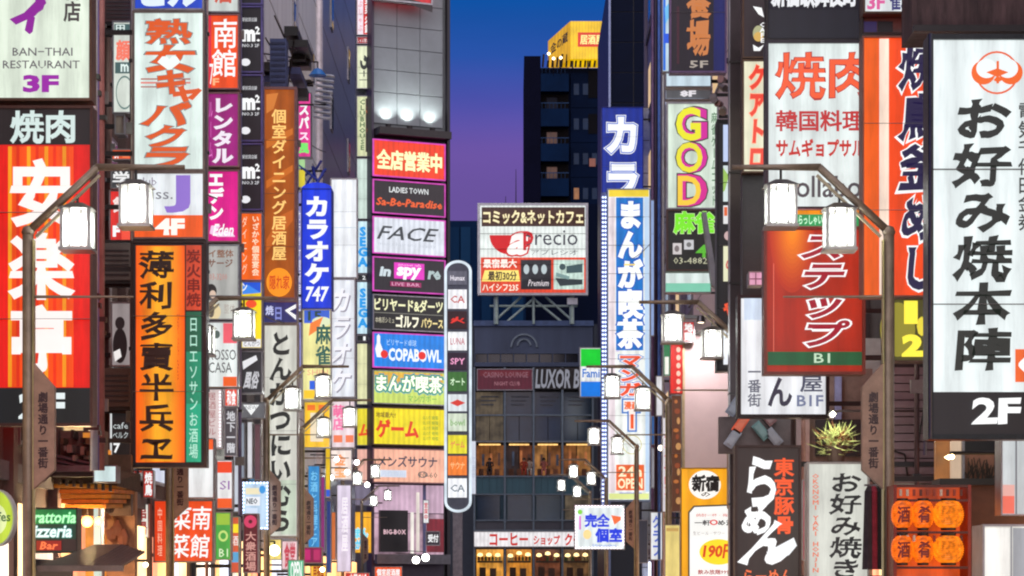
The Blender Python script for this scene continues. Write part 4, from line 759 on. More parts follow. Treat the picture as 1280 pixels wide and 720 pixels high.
MB().add([(AX(66), -.35, AZ(590)), (AX(152), -.35, AZ(603)), (AX(152), -.35, AZ(609)), (AX(66), -.35, AZ(598)), (AX(66), 1.6, AZ(570)), (AX(152), 1.6, AZ(585)), (AX(152), 1.6, AZ(609)), (AX(66), 1.6, AZ(598))], [(0,3,2,1),(0,1,5,4),(1,2,6,5),(2,3,7,6),(3,0,4,7)]).obj('roof', pmat((70, 46, 34), .8, 0, .5, 9, .5), aw)
for i in range(9): MB().box(AX(70+i*9), AX(73+i*9), -.38, -.3, AZ(606+i*1.2), AZ(598+i*1.2)).obj('rafter_end', pmat((60, 40, 30), .7), aw)
MB().box(AX(40), AX(66), .1, .3, AZ(622), AZ(590)).obj('side_board', pmat((170, 180, 70), .6, 0, .4, 4), aw)
MB().box(AX(36), AX(140), 1.55, 1.7, AZ(640), AZ(560)).obj('rear_beam', BROWN, aw)
for z in (580, 586, 591): MB().bar((AX(68), -.4, AZ(z-10)), (AX(130), -.5, AZ(z+4)), .025).obj('cable_pipe', STEEL, aw)
sign('lit_box', 'small tilted white light box on the bark roof edge', 117, 582, 146, 603, 30.3, (214, 236, 236), [], fw=1, frame=STEEL, cat='light', bracket=BL)
wl = thing('globe_lamps', 'pair of glowing warm globe lamps under the orange eaves', 'lamp', W(115, 652, 31.5))
k = 31.5/F
for dx, r in ((-6, .075), (9, .06)): MB().lathe([(r*math.sin(i*math.pi/8), -r*math.cos(i*math.pi/8)) for i in range(9)], (dx*k, 0, 0), 14).obj('globe', emat((255, 214, 110), 4), wl)
MB().path([(-6*k, 0, .07), (-6*k, .02, .25), (9*k, .02, .25), (9*k, 0, .06)], .012).obj('stem', DARK, wl)
wld = bpy.data.lights.new('globe_light', 'POINT'); wld.energy = 110; wld.color = (1, .7, .38); wld.shadow_soft_size = .08
wlo = bpy.data.objects.new('globe_light', wld); sc.collection.objects.link(wlo); wlo.parent = wl; wlo.location = (0, -.35, -.1)
sr = thing('shop_room', 'warm lit open shopfront interior below the orange eaves', 'shopfront', ((100-640)*32.6/F, 32.6, 0))
k = 32.6/F; SX = lambda p: (p-100)*k; SZ = lambda p: CZ+(HZ-p)*k
MB().box(SX(40), SX(130), .5, .6, 0, SZ(560)).obj('rear_wall', emat((244, 150, 50), 1.0, .5, scale=2.5), sr)  # interior glow put into the wall, which emits it
MB().box(SX(122), SX(130), -.3, -.1, 0, SZ(636)).obj('lit_pillar', emat((200, 226, 220), .95, .3), sr); MB().box(SX(130), SX(166), .2, .4, 0, SZ(600)).obj('side_wall', pmat((170, 120, 84), .7, 0, .5, 3, .2), sr)
for i in range(14): MB().box(SX(R.uniform(42, 160)), SX(R.uniform(42, 160))*.0+SX(R.uniform(60, 160)), .1, .15, SZ(R.uniform(640, 715)), SZ(R.uniform(640, 715))).obj('shelf_item', pmat(R.choice([(90, 50, 36), (130, 80, 50), (60, 40, 40)]), .6), sr) if i < 3 else None
for i in range(12):
    x = R.uniform(134, 162); y = R.uniform(610, 700); MB().lathe([(.0, 0), (.07, .05), (.09, .16), (.04, .26), (0, .28)], (SX(x), 0, SZ(y)), 8).obj('hanging_ornament', pmat(R.choice([(60, 30, 26), (110, 60, 40), (150, 100, 60)]), .6), sr)
rf = thing('shop_roof', 'brown ribbed metal canopy rising over the street below the neon sign', 'canopy', W(110, 712, 28))
k = 28/F; RX = lambda p: (p-110)*k; RZ = lambda p: (712-p)*k
for i in range(16):
    a = 96+i*4.1; b = 70+i*6.2
    MB().add([(RX(b), -1.0, RZ(708)), (RX(b+5.6), -1.0, RZ(708)), (RX(a+3.7), 1.2, RZ(678+max(0, i-8)*1.2)), (RX(a), 1.2, RZ(678+max(0, i-8)*1.2)), (RX(b), -1.0, RZ(711)), (RX(b+5.6), -1.0, RZ(711)), (RX(a+3.7), 1.2, RZ(681+max(0, i-8)*1.2)), (RX(a), 1.2, RZ(681+max(0, i-8)*1.2))],
             [(0,1,2,3),(7,6,5,4),(0,4,5,1),(1,5,6,2),(0,3,7,4)]).obj('roof_sheet', pmat((92, 74, 72), .5, .2, .35, 8, .1), rf)
MB().box(RX(66), RX(172), -1.06, -.99, RZ(715), RZ(708)).obj('gutter', pmat((130, 112, 100), .45, .3), rf)
MB().box(RX(60), RX(68), -1.2, 1.2, RZ(712)-CZ, RZ(700)).obj('end_post', DARK, rf)
for px, py in ((62, 709), (158, 712)): pass
us = thing('upper_shop_clutter', 'crowded upper balcony with pale boxes between lamp plate and steel pipe', 'balcony', W(92, 585, 30.4))
k = 30.4/F
for a in range(16):
    x = R.uniform(-24, 26)*k; z = R.uniform(5, 42)*k; MB().box(x, x+R.uniform(3, 9)*k, R.uniform(0, .3), .5, z, z+R.uniform(4, 12)*k).obj('storage_box', R.choice([pmat((150, 110, 100), .6), pmat((190, 170, 160), .6), BROWN, DARK, pmat((120, 80, 60), .6)]), us)
MB().box(-26*k, 30*k, .5, .8, 0, 50*k).obj('wall', pmat((110, 84, 76), .7, 0, .4, 3), us); MB().box(-26*k, 30*k, -.05, .5, -.05, 3*k).obj('ledge', STEEL, us)
MB().box(12*k, 24*k, -.02, .0, 38*k, 44*k).obj('wood_valance', emat((226, 140, 50), .8, .4), us)

# ---------------------------------------------------------------- signs on the right
WS = (236, 244, 242)
NB = (30, 34, 40)
JB = sign('shop_sign', 'huge white sign with black brush okonomiyaki characters and round orange crest', 1160, 44, 1314, 549, 20, (234, 244, 244), [
    Q(1165, 490, 1308, 545, (26, 22, 24), .8), C(1246, 91, 27, 27, (228, 96, 50), .91), C(1229, 91, 15, 15, (236, 100, 30)), C(1233, 86, 13, 12, (236, 244, 244)), C(1263, 91, 15, 15, (236, 100, 30)), C(1259, 86, 13, 12, (236, 244, 244)),
    PL([(1232, 91), (1246, 86), (1260, 91), (1246, 97)], (236, 100, 30)), Q(1245, 77, 1248, 105, (236, 100, 30)), PL([(1241, 101), (1246.5, 95), (1252, 101), (1246.5, 104)], (236, 100, 30)),
    T('お好み焼本陣', 1193, 121, 1261, 466, (34, 38, 34), .03, v=1, nib=.6, wob=.25, sh=.05, gap=.88),
    T('電気千代田金券', 1272, 128, 1290, 290, (60, 64, 62), .02, v=1), Q(1268, 437, 1308, 478, (244, 104, 40)), T('ぐ', 1272, 440, 1296, 474, WH, .05), T('2F', 1214, 498, 1274, 530, (250, 252, 252), .035, nib=.4)],
    fw=6, frame=pmat((40, 44, 46), .35, .5), depth=.24, bracket=XR+.3, amt=.06)
MB().bar((-.51+.012, -.06, .0), (-.51+.012, -.06, 505*20/F), .012, 6).obj('edge_tube', STEEL, JB)
MB().bar((-.495+.012, .3, -.12), (-.495+.012, .3, 505*20/F), .014, 6).obj('edge_tube', STEEL, JB)
sign('shop_sign', 'orange sign with navy grilled chicken and rice characters cut by the big white sign', 1078, 46, 1172, 371, 27, (248, 74, 14), [
    Q(1080, 48, 1098, 369, (246, 96, 10)), Q(1099, 48.5, 1111, 368.5, (252, 226, 206)), T('焼鳥釜めし', 1125, 52, 1176, 366, (36, 28, 66), .03, v=1, nib=.6, wob=.3, sh=.05, o=(WH, .03), gap=.88)], fw=1.6, frame=pmat((150, 96, 80), .4, .4), bracket=XR)
sign('shop_sign', 'small white sign with pink 3F cut off by the top edge', 1079, -20, 1143, 17, 27.4, (232, 238, 240), [T('3F', 1084, -6, 1106, 12, (214, 90, 150), .04), T('雀荘', 1112, -12, 1140, 13, (50, 50, 110), .04)], fw=2, frame=BROWN, bracket=XR)
sign('wall_box', 'brown bracket box with a small dark panel above the orange rice sign', 1078, 21, 1140, 43, 27.6, pmat((120, 92, 84), .5, .2), [Q(1080, 27, 1096, 40, (50, 40, 90), .7), Q(1097, 27, 1116, 40, (26, 24, 28), .6)], fw=1.5, frame=DARK, cat='bracket box', bracket=XR)
NY = (255, 240, 70)
sign('neon_sign', 'dark box with yellow neon numerals one and two', 1116, 373, 1172, 452, 26.4, (76, 70, 22), [C(1122, 412, 22, 34, (150, 140, 40), .0, .9), T('1', 1130, 376, 1147, 405, NY, .09), T('2', 1127, 418, 1154, 446, NY, .07), T('・', 1146, 396, 1158, 420, (230, 210, 60), .08)], fw=1.6, frame=BROWN, bracket=XR)
sd_ = thing('shutter_wall', 'dull taupe ribbed wall panel under the yellow numerals', 'wall', W(1136, 604, 29.2))
k = 29.2/F; 
for i in range(14): MB().box(-22*k, 60*k, 0, .1, (i*10.4+.6)*k, (i*10.4+9.6)*k).obj('wall_panel', pmat((120, 100, 104), .6, .1, .3, 2, .1), sd_)
MB().box(-22*k, 60*k, .11, .3, 0, 150*k).obj('backing', DARK, sd_)
MB().path([(8*k, -.05, 30*k), (14*k, -.05, 70*k), (30*k, -.05, 150*k)], .012).obj('cable', BLK, sd_); MB().path([(-20*k, -.05, 40*k), (-6*k, -.05, 36*k), (-2*k, -.05, 6*k)], .012).obj('cable', BLK, sd_)
ut = thing('upper_terrace', 'dark overhang with weathered pale streaks above the big white sign', 'overhang', W(1230, 42, 22.5))
k = 22.5/F; MB().box(-90*k, 90*k, 0, .6, 0, 120*k).obj('soffit', pmat((84, 62, 62), .8, 0, .8, 9, .4, True), ut); MB().box(-90*k, 90*k, -.1, -.001, 0, 8*k).obj('edge_beam', DARK, ut)
sign('shop_sign', 'dark sign top with scattered white marks above the white barbecue sign', 958, -26, 1076, 51, 32, pmat((34, 32, 50), .5, .1, .5, 3), [T('新宿歌舞伎町', 964, -20, 1072, 8, (226, 228, 232), .05, nib=.4), Q(961, 12, 1073, 48, (28, 28, 44), .5)], fw=2, frame=DARK, bracket=XR)
sign('shop_sign', 'white barbecue sign with two big orange red characters and korean food line', 957, 51, 1079, 262, 31, (228, 240, 238), [
    T('焼肉', 970, 66, 1090, 122, (236, 92, 52), .012, nib=.3, o=((170, 44, 40), .014)), T('韓国料理', 970, 138, 1080, 164, (190, 50, 50), .018, o=((140, 40, 60), .008)), T('サムギョプサル', 970, 174, 1080, 196, (190, 44, 36), .03, nib=.3), T('ollabo', 995, 220, 1076, 247, (70, 70, 76), .01)], fw=3.4, frame=pmat((60, 58, 66), .4, .3), bracket=XR)
sign('shop_sign', 'orange topped green strip sign with white hiragana between two lanterns', 988, 262, 1078, 284, 30.8, (248, 150, 20), [Q(990, 268, 1076, 283, (14, 160, 90)), T('いらっしゃい', 992, 269, 1028, 281, (200, 250, 215), .03)], fw=1, bracket=XR)
sign('shop_sign', 'red orange step sign with maroon katakana outlined in white and green B1 band', 955, 284, 1081, 468, 29.6, (172, 40, 18), [C(990, 288, 30-i*2.1, 84-i*6, tuple(int(p+(q-p)*i/12) for p, q in zip((174, 41, 18), (240, 134, 20))), 0, 1, a0=-180, a1=0) for i in range(1, 13)]+[ Q(959, 440, 1077, 457, (14, 90, 52)), T('B1', 1017, 442, 1037, 454, (190, 220, 190), .01),  # backlight hot spot painted as stepped ellipses
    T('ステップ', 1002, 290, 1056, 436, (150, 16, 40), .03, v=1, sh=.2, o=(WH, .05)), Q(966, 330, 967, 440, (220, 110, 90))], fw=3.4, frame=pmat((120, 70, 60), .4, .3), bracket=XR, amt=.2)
sign('shop_sign', 'white sign with blue grey characters and B1F in a black frame', 922, 369, 1036, 522, 32.4, (238, 242, 246), [
    T('一番街', 935, 456, 951, 509, (90, 96, 110), .02, v=1), T('ん', 960, 472, 990, 508, (50, 54, 70), .03), T('屋', 1000, 470, 1028, 490, (70, 76, 96), .02), T('B1F', 996, 494, 1029, 508, (110, 120, 150), .02), Q(930, 372, 1030, 400, (206, 222, 240))], fw=4, frame=BLK, bracket=XR)
sign('small_sign', 'tiny pink lit window sign on the dark pillar beside the red sign', 936, 340, 953, 357, 32.5, (236, 170, 200), [Q(944, 341, 945.4, 356, (120, 60, 80)), Q(937, 348, 952, 349.4, (120, 60, 80))], fw=.8, bracket=XR)
sign('wall_box', 'plain dark panel below the cream sign with red katakana', 928, 217, 958, 369, 33.4, pmat((46, 36, 38), .4, .2, .5, 2), [], fw=1.5, frame=DARK, cat='panel', bracket=XR)
sign('shop_sign', 'cream sign with red outlined katakana left of the white barbecue sign', 928, 75, 957, 216, 33.2, (234, 230, 200), [T('クアトロ', 936, 80, 956, 214, (228, 56, 32), .05, v=1, sh=.1, o=((250, 160, 120), .03))], fw=1.8, frame=BROWN, bracket=XR)
sign('shop_sign', 'black sign with white glyphs and a small globe emblem near the top', 928, -20, 958, 73, 33.2, (40, 26, 30), [T('24h 営業', 941, -18, 952, -2, WH, 0), C(948, 42, 7, 10, (170, 170, 130)), C(948, 46, 6, 6, (210, 170, 90)), PL([(941, 8), (952, 10), (955, 22), (948, 18)], WH), T('CAFE', 949, 28, 957, 54, WH, .03, v=1), PL([(941, 56), (948, 60), (955, 56), (950, 64), (942, 64)], WH)], fw=1.8, frame=BROWN, bracket=XR)
pc = thing('steel_column', 'dark square steel column with bright edges between black panels and red sign', 'column', (W(920, 0, 35)[0], 35, 0))
k = 35/F; MB().box(-7.5*k, 7.5*k, 0, .2, 0, 12).obj('shaft', pmat((58, 48, 50), .35, .5, .4, 2, .05), pc); MB().box(-8.4*k, -7.5*k, -.01, .21, 0, 12).obj('edge_trim', ALU, pc); MB().box(7.5*k, 8.4*k, -.01, .21, 0, 12).obj('edge_trim', BROWN, pc)
for z in (2.9, 4.5, 6.1, 7.7, 9.3): MB().box(-8.7*k, 8.7*k, -.02, .22, z, z+.03).obj('joint_collar', DARK, pc)
MB().box(8*k, XR-pc.location.x, .08, .14, 8, 8.06).obj('wall_tie', DARK, pc)
sign('directory_sign', 'black framed column of small lit panels left of the steel column', 896, 150, 921, 464, 37, (24, 22, 26), [
    Q(904, 156, 918, 202, (190, 206, 240)), Q(904, 207, 918, 252, (206, 220, 220)), PL([(904, 210), (911, 220), (906, 238), (904, 240)], (150, 190, 90)), PL([(918, 232), (910, 244), (912, 250), (918, 250)], (70, 100, 90)), Q(904, 257, 918, 280, (226, 226, 226)), Q(905, 259, 909, 270, (226, 100, 50)), Q(911, 262, 916, 270, (90, 70, 66)),
    C(911, 295, 6, 6, (200, 170, 170)), Q(904, 308, 918, 352, (226, 226, 190)), T('の', 907, 324, 918, 338, (200, 60, 70), .03), T('や', 904, 378, 918, 396, (240, 84, 46), .08), Q(904, 409, 918, 456, (232, 236, 242)), T('京', 906, 412, 916, 424, (70, 70, 76), .0)], fw=2.6, frame=BLK, bracket=XR, depth=.35)
sign('shop_sign', 'black and navy sign with gold brush characters and 5F at the top', 837, -60, 908, 91, 46, (26, 18, 30), [Q(892, -58, 906, 89, (18, 26, 96), .9), Q(846, 8, 849, 80, (60, 20, 36)), T('養場', 859, -22, 887, 70, (196, 120, 66), .03, v=1, nib=.5, wob=.3), T('5F', 862, 76, 885, 85, (170, 160, 150), .02)], fw=2, frame=pmat((116, 92, 130), .4, .4), bracket=XR)
sign('shop_sign', 'blank pale panel below the gold character sign', 832, 91, 889, 109, 47, (208, 228, 240), [], fw=1, bracket=XR)
sign('shop_sign', 'grey steel strip with pale 8F above the god sign', 832, 110, 889, 124, 48, (96, 92, 96), [T('8F', 850, 113, 870, 121, (220, 215, 220), .05)], fw=1, frame=STEEL, bracket=XR, E=.7)
sign('shop_sign', 'narrow blue and white vertical strip left of the gold character sign', 828, -30, 838, 90, 49, (206, 232, 248), [Q(829, -28, 832, 88, (40, 110, 220)), Q(829, 42, 837, 54, (40, 90, 220)), PL([(831, 10), (836, 4), (836, 22), (832, 30)], (110, 190, 240))], fw=.6, bracket=XR)
sign('shop_sign', 'mint green sign with fat yellow pink letters spelling god', 833, 128, 898, 262, 45, (214, 230, 214), [
    T('G', 845, 134, 884, 176, (206, 40, 150), .05, o=((60, 60, 56), .03)), T('G', 845, 134, 876, 176, (230, 226, 40), .03), T('O', 845, 178, 884, 216, (206, 40, 150), .05, o=((60, 60, 56), .03)), T('O', 845, 178, 878, 216, (230, 220, 50), .02), T('D', 847, 218, 884, 258, (210, 40, 140), .05, o=((60, 60, 56), .03)), T('D', 847, 220, 876, 257, (240, 200, 60), .02),
    T('麻雀ゲームゴッド', 889, 140, 896, 258, (90, 130, 96), .02, v=1)], fw=2, frame=ALU, bracket=XR)
sign('shop_sign', 'black mahjong sign with green characters and tile pictures under the god sign', 833, 262, 898, 339, 45, (28, 28, 26), [T('麻雀', 842, 264, 893, 292, (120, 226, 40), .05, o=((220, 250, 180), .02)), Q(841, 304, 852, 318, (206, 200, 200)), C(846, 311, 3, 4, (120, 110, 110)), Q(855, 300, 867, 312, (200, 200, 204)), C(861, 306, 3, 3, (110, 110, 110)), T('4', 870, 306, 884, 322, (90, 180, 50), .04), T('03-4882', 842, 322, 884, 330, (190, 190, 160), .0)], fw=2, frame=pmat((90, 66, 60), .4, .3), bracket=XR)
sign('shop_sign', 'blank mint and white panel ending the god sign stack', 831, 340, 889, 366, 46, (226, 240, 236), [Q(832, 354, 888, 365, (130, 206, 178))], fw=1, bracket=XR)
pb_ = thing('projecting_blade', 'pale grey slanted blade leaning over the mahjong sign', 'bracket', W(890, 360, 43))
k = 43/F; fixn(MB().prism([(-12*k, 95*k), (-7*k, 95*k), (6*k, 14*k), (6*k, 0), (0, 4*k)], 0, .3).obj('blade', pmat((150, 150, 160), .4, .3), pb_)); MB().box(0, XR-pb_.location.x, .1, .16, 20*k, 24*k).obj('bracket', DARK, pb_)
cl_ = thing('camera_cluster', 'pinkish cluster of small floodlights beside the blank pale panel', 'floodlight', W(898, 120, 44))
for i in range(7):
    a = Vector((R.uniform(-.1, .16), R.uniform(-.1, .1), R.uniform(-.25, .3))); MB().bar(a, a+Vector((R.uniform(-.1, .1), -.12, R.uniform(-.1, .1))), .05, 8, .07).obj('lamp_head', pmat(R.choice([(190, 150, 150), (160, 150, 140), (120, 110, 110)]), .4, .2), cl_)
MB().path([(0, 0, .3), (.1, 0, .1), (XR-cl_.location.x, .1, 0)], .03).obj('arm', STEEL, cl_)
# yellow price banner, dotted red sign
sign('banner', 'yellow banner with brush shinjuku heading and 190 yen offer', 851, 585, 921, 740, 39, (252, 172, 20), [
    C(881, 606, 20, 18, (250, 246, 240)), T('新宿', 865, 594, 899, 614, (24, 20, 20), .05, nib=.5, wob=.3), T('の', 876, 615, 888, 621, (60, 40, 30), .02), PL([(867, 632), (921-1.5, 630), (921-1.5, 738), (860, 738), (860, 640)], (70, 60, 40)), PL([(868, 634), (919, 632), (919, 738), (862, 738), (862, 641)], (248, 248, 244)),
    T('焼酎一杯・梅酒', 870, 642, 916, 646, (210, 80, 70), .0), T('一軒', 868, 650, 888, 657, (40, 36, 40), .03), T('め酒', 897, 650, 918, 657, (50, 46, 50), .03), C(892, 653, 5, 3.4, (226, 50, 50), .6), T('生ビール・サワー', 866, 664, 906, 669, (150, 140, 140), .0), C(898, 690, 24, 16, (250, 220, 40)), T('190円', 878, 680, 921, 698, (216, 70, 30), .04, sh=.15), T('飲み放題999円', 872, 712, 918, 718, (170, 40, 40), .02)], fw=1.2, frame=pmat((200, 150, 40), .5), depth=.12, bracket=XR)
sign('shop_sign', 'red strip sign with a column of white dots beside the beige wall', 838, 430, 853, 492, 50.93, (226, 32, 22), [C(848, 437+i*10, 2.6, 3.4, (250, 190, 170)) for i in range(6)], fw=.8, frame=pmat((180, 40, 30), .5), bracket=3.7)
sign('shop_sign', 'dark green strip sign left of the dotted red one', 829, 430, 838, 470, 50.93, (30, 120, 70), [Q(831, 446, 836, 468, (230, 230, 220))], fw=.6, bracket=3.7)
sign('shop_sign', 'narrow brown sign crowded with orange lanterns below the dotted red sign', 839, 494, 852, 640, 50.93, (90, 50, 30), [C(845+(i%3)*1.5, 502+i*11+(i%4), 2+(i%2)*1.4, 2.4+(i%3), [(190, 110, 50), (150, 70, 36), (206, 150, 90)][i%3], E=.8) for i in range(12)], fw=.6, bracket=3.7)
sign('shop_sign', 'tall narrow pale sign with pink writing left of the brown lantern strip', 828, 522, 838, 640, 50.93, (232, 226, 232), [T('クラブサロン', 830, 540, 836, 620, (206, 60, 90), .02, v=1)], fw=.6, bracket=3.7)
sign('shop_sign', 'pale yellow lit box below the brown lantern strip', 831, 656, 850, 740, 46, (236, 214, 130), [Q(833, 660, 848, 664, (200, 160, 90))], fw=.8, bracket=XR)
# the long comic cafe sign and karaoke sign above it
sign('karaoke_sign', 'deep blue sign with two outlined white katakana above the comic cafe sign', 752, 134, 804, 245, 90, (14, 44, 150), [T('カラ', 757, 140, 799, 254, WH, .045, v=1, gap=.84, o=((40, 90, 200), .025), o2=(WH, .02))], fw=1, frame=pmat((20, 40, 150), .4), bracket=XR, depth=.8)
BC = (30, 120, 206)
mkl = sign('comic_cafe_sign', 'very long white comic cafe sign with blue outlined characters and bulb edge', 759, 236, 813, 626, 86, (236, 240, 236), [
    Q(761, 237, 811, 246, (240, 210, 60)), Q(764, 300, 811, 322, (246, 236, 200)), Q(761, 247, 769, 616, (244, 230, 236)), Q(770, 247.5, 774, 440, (224, 214, 240)), Q(770, 247, 804, 438, BC),
    T('まんが喫茶', 773, 250, 802, 436, (250, 252, 250), .06, v=1, o=((30, 90, 190), .04)), Q(780, 330, 794, 332, (250, 220, 120)),
    T('マンガ', 774, 442, 801, 496, (240, 84, 50), .05, v=1, o=(WH, .05), o2=((60, 110, 200), .04)), Q(777, 498, 801, 517, (60, 120, 200)), Q(779, 500, 799, 515, WH), T('漫画', 780, 502, 798, 512, (240, 110, 60), .05), PL([(784, 514), (796, 514), (796, 540), (784, 540)], (60, 120, 200)), PL([(786, 512), (794, 512), (794, 538), (786, 538)], (250, 236, 226)), Q(788, 518, 792, 536, (240, 90, 40)),
    C(790, 556, 12, 12, (200, 190, 120), .92), C(776, 562, 8, 8, (190, 210, 190), .9), Q(770, 581, 805, 613, (244, 106, 50)), T('24h', 773, 583, 802, 596, (255, 240, 200), .03), T('OPEN', 772, 598, 803, 611, (255, 240, 200), .03), Q(774, 616, 802, 621, (110, 120, 220)),
    PL([(805, 247), (811, 247), (811, 615), (807, 615)], (190, 214, 240)), Q(761, 617, 811, 624, (226, 236, 150))], fw=1.4, frame=pmat((150, 170, 210), .4, .3), bracket=XR, depth=.9, E=1.12)
sb = thing('bulb_strip', 'narrow lilac side strip studded with bulbs along the comic cafe sign', 'light strip', W(755.5, 650, 87))
k = 87/F; MB().box(-3.6*k, 3*k, .05, 1, 0, 410*k).obj('strip', pmat((110, 120, 176), .4, .2), sb)
m_ = MB()
for i in range(78):
    for dx in (-1.8, 1.4): m_.lathe([(0, -.045), (.045, 0), (0, .045)], (dx*k, .02, (3+i*5.2)*k), 6)
tag(m_.obj('bulbs', emat((206, 222, 255), 2.6), sb), None, kind='stuff')
MB().box(3*k, 8*k, .3, .5, 30*k, 36*k).obj('bracket', DARK, sb)
wc = thing('slim_column', 'pale grey segmented service column right of the blue karaoke sign', 'column', (W(808, 0, 92)[0], 92, 0))
k = 92/F
for i in range(16): MB().box(-5*k, 5*k, 0, .4, i*1.25, i*1.25+1.22).obj('column_panel', pmat((150, 154, 168), .4, .3), wc)
MB().box(-4*k, 4*k, .02, .38, 0, 20).obj('core', DARK, wc)
for px, d, c_, w_, lb in ((816, 80, (120, 90, 130), 2.2, 'mauve pipe right of the segmented service column'), (824, 66, (70, 110, 190), 2, 'blue painted pipe left of the gold character sign'), (820, 74, (50, 36, 60), 2.4, 'dark purple pipe between mauve and blue pipes'), (829, 60, (190, 196, 200), 1.4, 'thin pale pipe beside the god sign')):
    k = d/F; o = MB().bar((0, 0, 0), (0, 0, 24), w_*k, 10).obj('drain_pipe', pmat(c_, .35, .3), None, True); o.location = (W(px, 0, d)[0], d, 0); tag(o, lb, 'pipe')
    MB().box(0, XR-o.location.x, 0, .04, 9, 9.05).obj('wall_tie', DARK, o)
pv = sign('private_room_sign', 'white sign edged with bulbs, blue private room characters', 718, 631, 781, 687, 78, (236, 246, 248), [
    T('完全', 731, 642, 762, 659, (30, 60, 220), .05), T('個室', 744, 660, 778, 678, (30, 60, 220), .05), PL([(764, 644), (776, 646), (776, 650), (768, 656)], (240, 110, 60)), C(734, 668, 5, 6, (250, 220, 150)), Q(724, 645, 726, 662, (220, 90, 200)), C(725, 640, 3, 3, (130, 210, 70)), T('Shinjuku', 740, 680, 770, 684, (90, 130, 220), 0),
    BU([(720+i*4, 633) for i in range(15)]+[(720+i*4, 685) for i in range(15)]+[(720, 637+i*4) for i in range(12)]+[(779, 637+i*4) for i in range(12)], 1.2, (255, 226, 236), 2.6)], fw=.9, bracket=XR)
# right side: low shops
sign('shop_sign', 'dark brown ramen sign with white brush hiragana and orange characters', 919, 557, 1001, 745, 28.6, (50, 34, 30), [
    T('東京豚骨', 968, 572, 992, 668, (240, 84, 30), .035, v=1), T('ら', 934, 572, 970, 632, (250, 250, 250), .025, nib=.6, wob=.3), T('め', 927, 634, 964, 668, (250, 250, 250), .05, nib=.6, wob=.3), T('ん', 926, 652, 992, 704, (250, 250, 250), .03, nib=.7, wob=.3, sh=.3), PL([(958, 690), (992, 672), (996, 682), (986, 694), (962, 700)], (240, 242, 244)), T('らーめん', 930, 712, 990, 730, (240, 110, 60), .02)], fw=2.4, frame=pmat((70, 50, 44), .5, .2), bracket=XR)
sign('shop_sign', 'pale upright sign with black brush okonomiyaki hiragana and small red writing', 1009, 578, 1086, 745, 26.6, (216, 218, 208), [
    T('お好み焼き', 1038, 590, 1076, 724, (40, 40, 40), .02, v=1, nib=.6, wob=.35, sh=.06), T('OKONOMI YAKI HONJIN', 1015, 592, 1024, 716, (224, 110, 80), .02, v=1)], fw=2, frame=pmat((190, 186, 178), .5, .1), bracket=XR)
sd2 = thing('framed_panels', 'row of tilted grey and red diamond shaped panels above the ramen sign', 'panel', W(930, 560, 33.5))
k = 33.5/F
for cx, cz, a, c_ in ((-14, 12, .6, (150, 154, 166)), (-4, 30, .6, (226, 90, 50)), (22, 22, -.7, (96, 130, 130)), (38, 14, -.7, (150, 150, 160)), (30, 40, -.7, (120, 80, 80)), (-12, 52, .6, (110, 116, 130))):
    o = MB().box(-6*k, 6*k, 0, .05, -12*k, 12*k).obj('diamond_panel', pmat(c_, .5, .1), sd2); o.location = (cx*k, 0 if cx < 10 else .06, cz*k); o.rotation_euler = (0, a, 0)
    MB().box(-4*k, 4*k, -.02, -.001, -9*k, 9*k).obj('inlay', pmat(tuple(int(q*.75+40) for q in c_), .5, .1), o)
MB().box(-30*k, 60*k, .15, .3, -6*k, 40*k).obj('backing', pmat((96, 84, 84), .6), sd2)
pl = thing('potted_plant', 'spiky pale green plant lit by a bright spot above the pale okonomiyaki sign', 'plant', W(1045, 578, 29))
k = 29/F; lf = MB()
me = MB().add([(0, 0, 0), (.012, 0, .12), (0, 0, .32), (-.012, 0, .12), (0, .01, .12)], [(0, 1, 4), (1, 2, 4), (0, 4, 3), (4, 2, 3)]).mesh('leaf', pmat((196, 206, 130), .5, 0, .5, 6))
me2 = MB().add([(0, 0, 0), (.012, 0, .12), (0, 0, .3), (-.012, 0, .12), (0, .01, .12)], [(0, 1, 4), (1, 2, 4), (0, 4, 3), (4, 2, 3)]).mesh('leaf', pmat((150, 96, 60), .5, 0, .5, 6))
for i in range(260):
    o = link('leaf', me if R.random() < .75 else me2, pl, (R.gauss(0, 8)*k, R.uniform(-.1, .1), R.uniform(12, 34)*k)); o.rotation_euler = (R.gauss(0, .6), R.uniform(-1.9, 1.9), R.uniform(-.6, .6)); s_ = R.uniform(.35, .85); o.scale = (s_*.9, s_, s_)
MB().lathe([(.09, -.02), (.13, .16), (.14, .2), (.11, .2), (.1, .02)], (0, 0, 0), 12).obj('pot', pmat((90, 70, 60), .6), pl)
sp_ = thing('spotlight', 'bright bare spotlight above the spiky plant', 'spotlight', W(1040, 518, 28.8))
k = 28.8/F; MB().lathe([(0, -.035), (.035, 0), (0, .035)], (0, -.08, 0), 10).obj('bulb', emat((250, 255, 220), 12), sp_); MB().bar((0, -.04, 0), (0, .1, .03), .045, 10, .03).obj('housing', DARK, sp_); MB().path([(0, .1, .03), (.12, .1, .05), (XR-sp_.location.x, .15, .05)], .015).obj('arm', DARK, sp_)
pld = bpy.data.lights.new('spotlight_light', 'POINT'); pld.energy = 14; pld.color = (1, 1, .85); pld.shadow_soft_size = .04
plo = bpy.data.objects.new('spotlight_light', pld); sc.collection.objects.link(plo); plo.parent = sp_; plo.location = (0, -.15, -.1)
sh_ = thing('shop_wall', 'warm cream upper wall with a dark board behind the spiky plant', 'wall', W(1050, 590, 33.6))
k = 33.6/F; MB().box(-42*k, 42*k, .1, .2, -160*k, 130*k).obj('plaster', pmat((140, 112, 100), .7, 0, .4, 3, .2), sh_); MB().box(-30*k, 38*k, .04, .099, 20*k, 66*k).obj('dark_board', pmat((50, 40, 42), .5), sh_)
